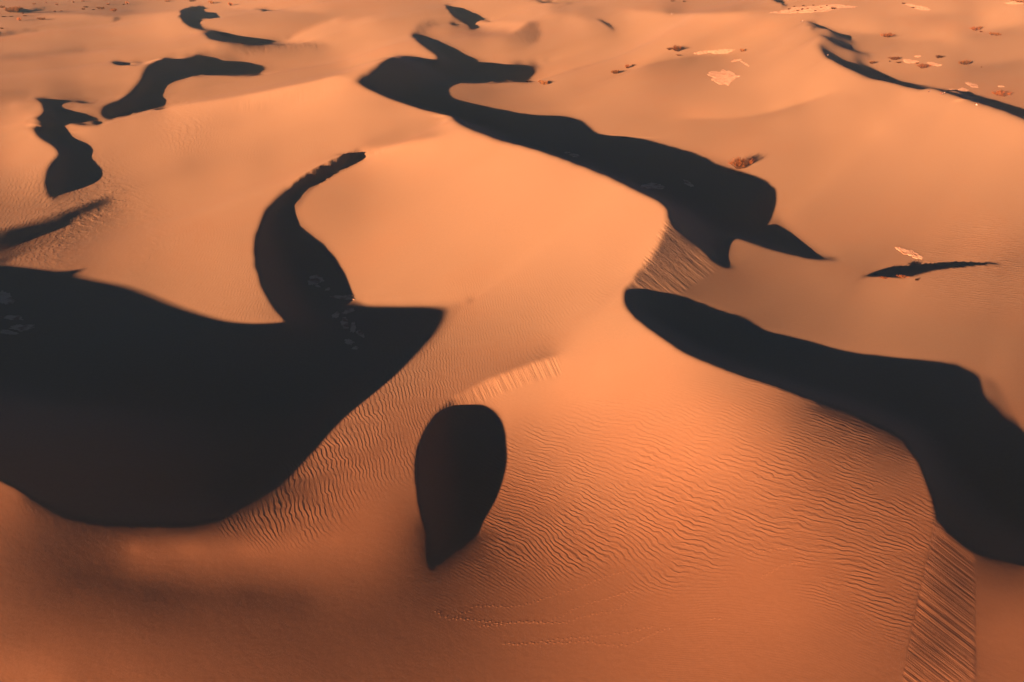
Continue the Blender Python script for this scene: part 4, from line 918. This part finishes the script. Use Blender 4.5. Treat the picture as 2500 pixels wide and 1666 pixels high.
# ---------------------------------------------------------------- sand terrain
def build_terrain(p,h):
    y,al=p.y,p.al
    yf=y[-1]*np.array([1.12,1.3,1.7,2.4,4.,7.]); yn=y[0]-np.array([6,14,26,45,80,140,260,500.])
    X=p.X; Y=p.Y; Z=h
    # near rows continue towards and behind the camera
    def drop(z,d): return np.maximum(z-.22*d,np.minimum(z,-22))
    Xn=[np.repeat(X[:1],1,0)*(1+.004*(y[0]-t)) for t in yn]; Yn=[np.full_like(X[:1],t) for t in yn]; Zn=[drop(Z[:1],y[0]-t) for t in yn]
    X=np.vstack(Xn[::-1]+[X]); Y=np.vstack(Yn[::-1]+[Y]); Z=np.vstack(Zn[::-1]+[Z])
    Xf=[al[None]*t for t in yf]; Yf=[np.full((1,len(al)),t) for t in yf]; k=[.8,.6,.4,.2,0,0]; Zf=[p_*h[-1:] for p_ in k]
    X=np.vstack([X]+Xf);Y=np.vstack([Y]+Yf);Z=np.vstack([Z]+Zf)
    def side(X,Y,Z,i,s):
        o=[]
        for q in (1.,3.,6,12,25,50,120,300,800,3000):
            d=q*(1+.012*np.abs(X[:,i:i+1])*.3); o.append((X[:,i:i+1]+s*d,Y[:,i:i+1],drop(Z[:,i:i+1],d)))
        return o
    L=side(X,Y,Z,0,-1)[::-1]; R=side(X,Y,Z,X.shape[1]-1,1)
    X=np.hstack([a[0] for a in L]+[X]+[a[0] for a in R]);Y=np.hstack([a[1] for a in L]+[Y]+[a[1] for a in R]);Z=np.hstack([a[2] for a in L]+[Z]+[a[2] for a in R])
    nj,ni=X.shape
    me=bpy.data.meshes.new('sand_ground')
    I=np.arange(nj*ni).reshape(nj,ni)
    quads=np.stack([I[:-1,:-1],I[:-1,1:],I[1:,1:],I[1:,:-1]],-1).reshape(-1,4)
    me.vertices.add(nj*ni); me.vertices.foreach_set('co',np.stack([X,Y,Z],-1).astype('f4').ravel())
    me.loops.add(len(quads)*4); me.loops.foreach_set('vertex_index',quads.ravel().astype('i4'))
    me.polygons.add(len(quads)); me.polygons.foreach_set('loop_start',np.arange(0,len(quads)*4,4,dtype='i4'))
    me.update(calc_edges=True); me.validate()
    me.polygons.foreach_set('use_smooth',np.ones(len(quads),bool))
    ob=bpy.data.objects.new('sand_ground',me); COL.objects.link(ob); ob['kind']='structure'
    return ob,X,Y,Z

def haze():
    me=bpy.data.meshes.new('haze'); x0,x1,y0,y1,z0,z1=-16000,16000,-1500,14000,-60,130
    v=[(x,y,z) for x in (x0,x1) for y in (y0,y1) for z in (z0,z1)]
    me.from_pydata(v,[],[(0,1,3,2),(4,6,7,5),(0,4,5,1),(2,3,7,6),(0,2,6,4),(1,5,7,3)])
    ob=bpy.data.objects.new('haze',me); COL.objects.link(ob); ob['kind']='stuff'
    m=bpy.data.materials.new('haze_air'); m.use_nodes=True; nt=m.node_tree; nt.nodes.remove(nt.nodes['Principled BSDF'])
    vol=nt.nodes.new('ShaderNodeVolumePrincipled'); vol.inputs['Color'].default_value=(.42,.76,.84,1); vol.inputs['Density'].default_value=HAZE; vol.inputs['Anisotropy'].default_value=0.0
    nt.links.new(vol.outputs[0],nt.nodes['Material Output'].inputs['Volume']); me.materials.append(m)
HAZE=.000023

# ---------------------------------------------------------------- recover the dune heights, coarse to fine
_h=None
for _k,_o,_n in ((8,14,300),(4,8,300),(2,6,300),(1,3,250)):
    _p=P(_k); _h=np.zeros((_p.nj,_p.ni)) if _h is None else upsample(_q,_h,_p)
    _h=solve(_p,_h,_o,_n); _q=_p
p=_q; h=undulate(p,settle(p,_h))
ground,_X,_Y,_Z=build_terrain(p,h)
ph,am,sc_,sa,mpp=ripple_fields(p,h)
for n_,a_ in (('ph',ph),('am',am),('sc',sc_),('sa',sa)): add_attr(ground,n_,a_,((8,6),(10,10)))
sandm=sand_material(); ground.data.materials.append(sandm)
gr=Ground(p,h)
clay_flats(gr); shrubs(gr); people(gr); footprints(gr,sandm)
haze()
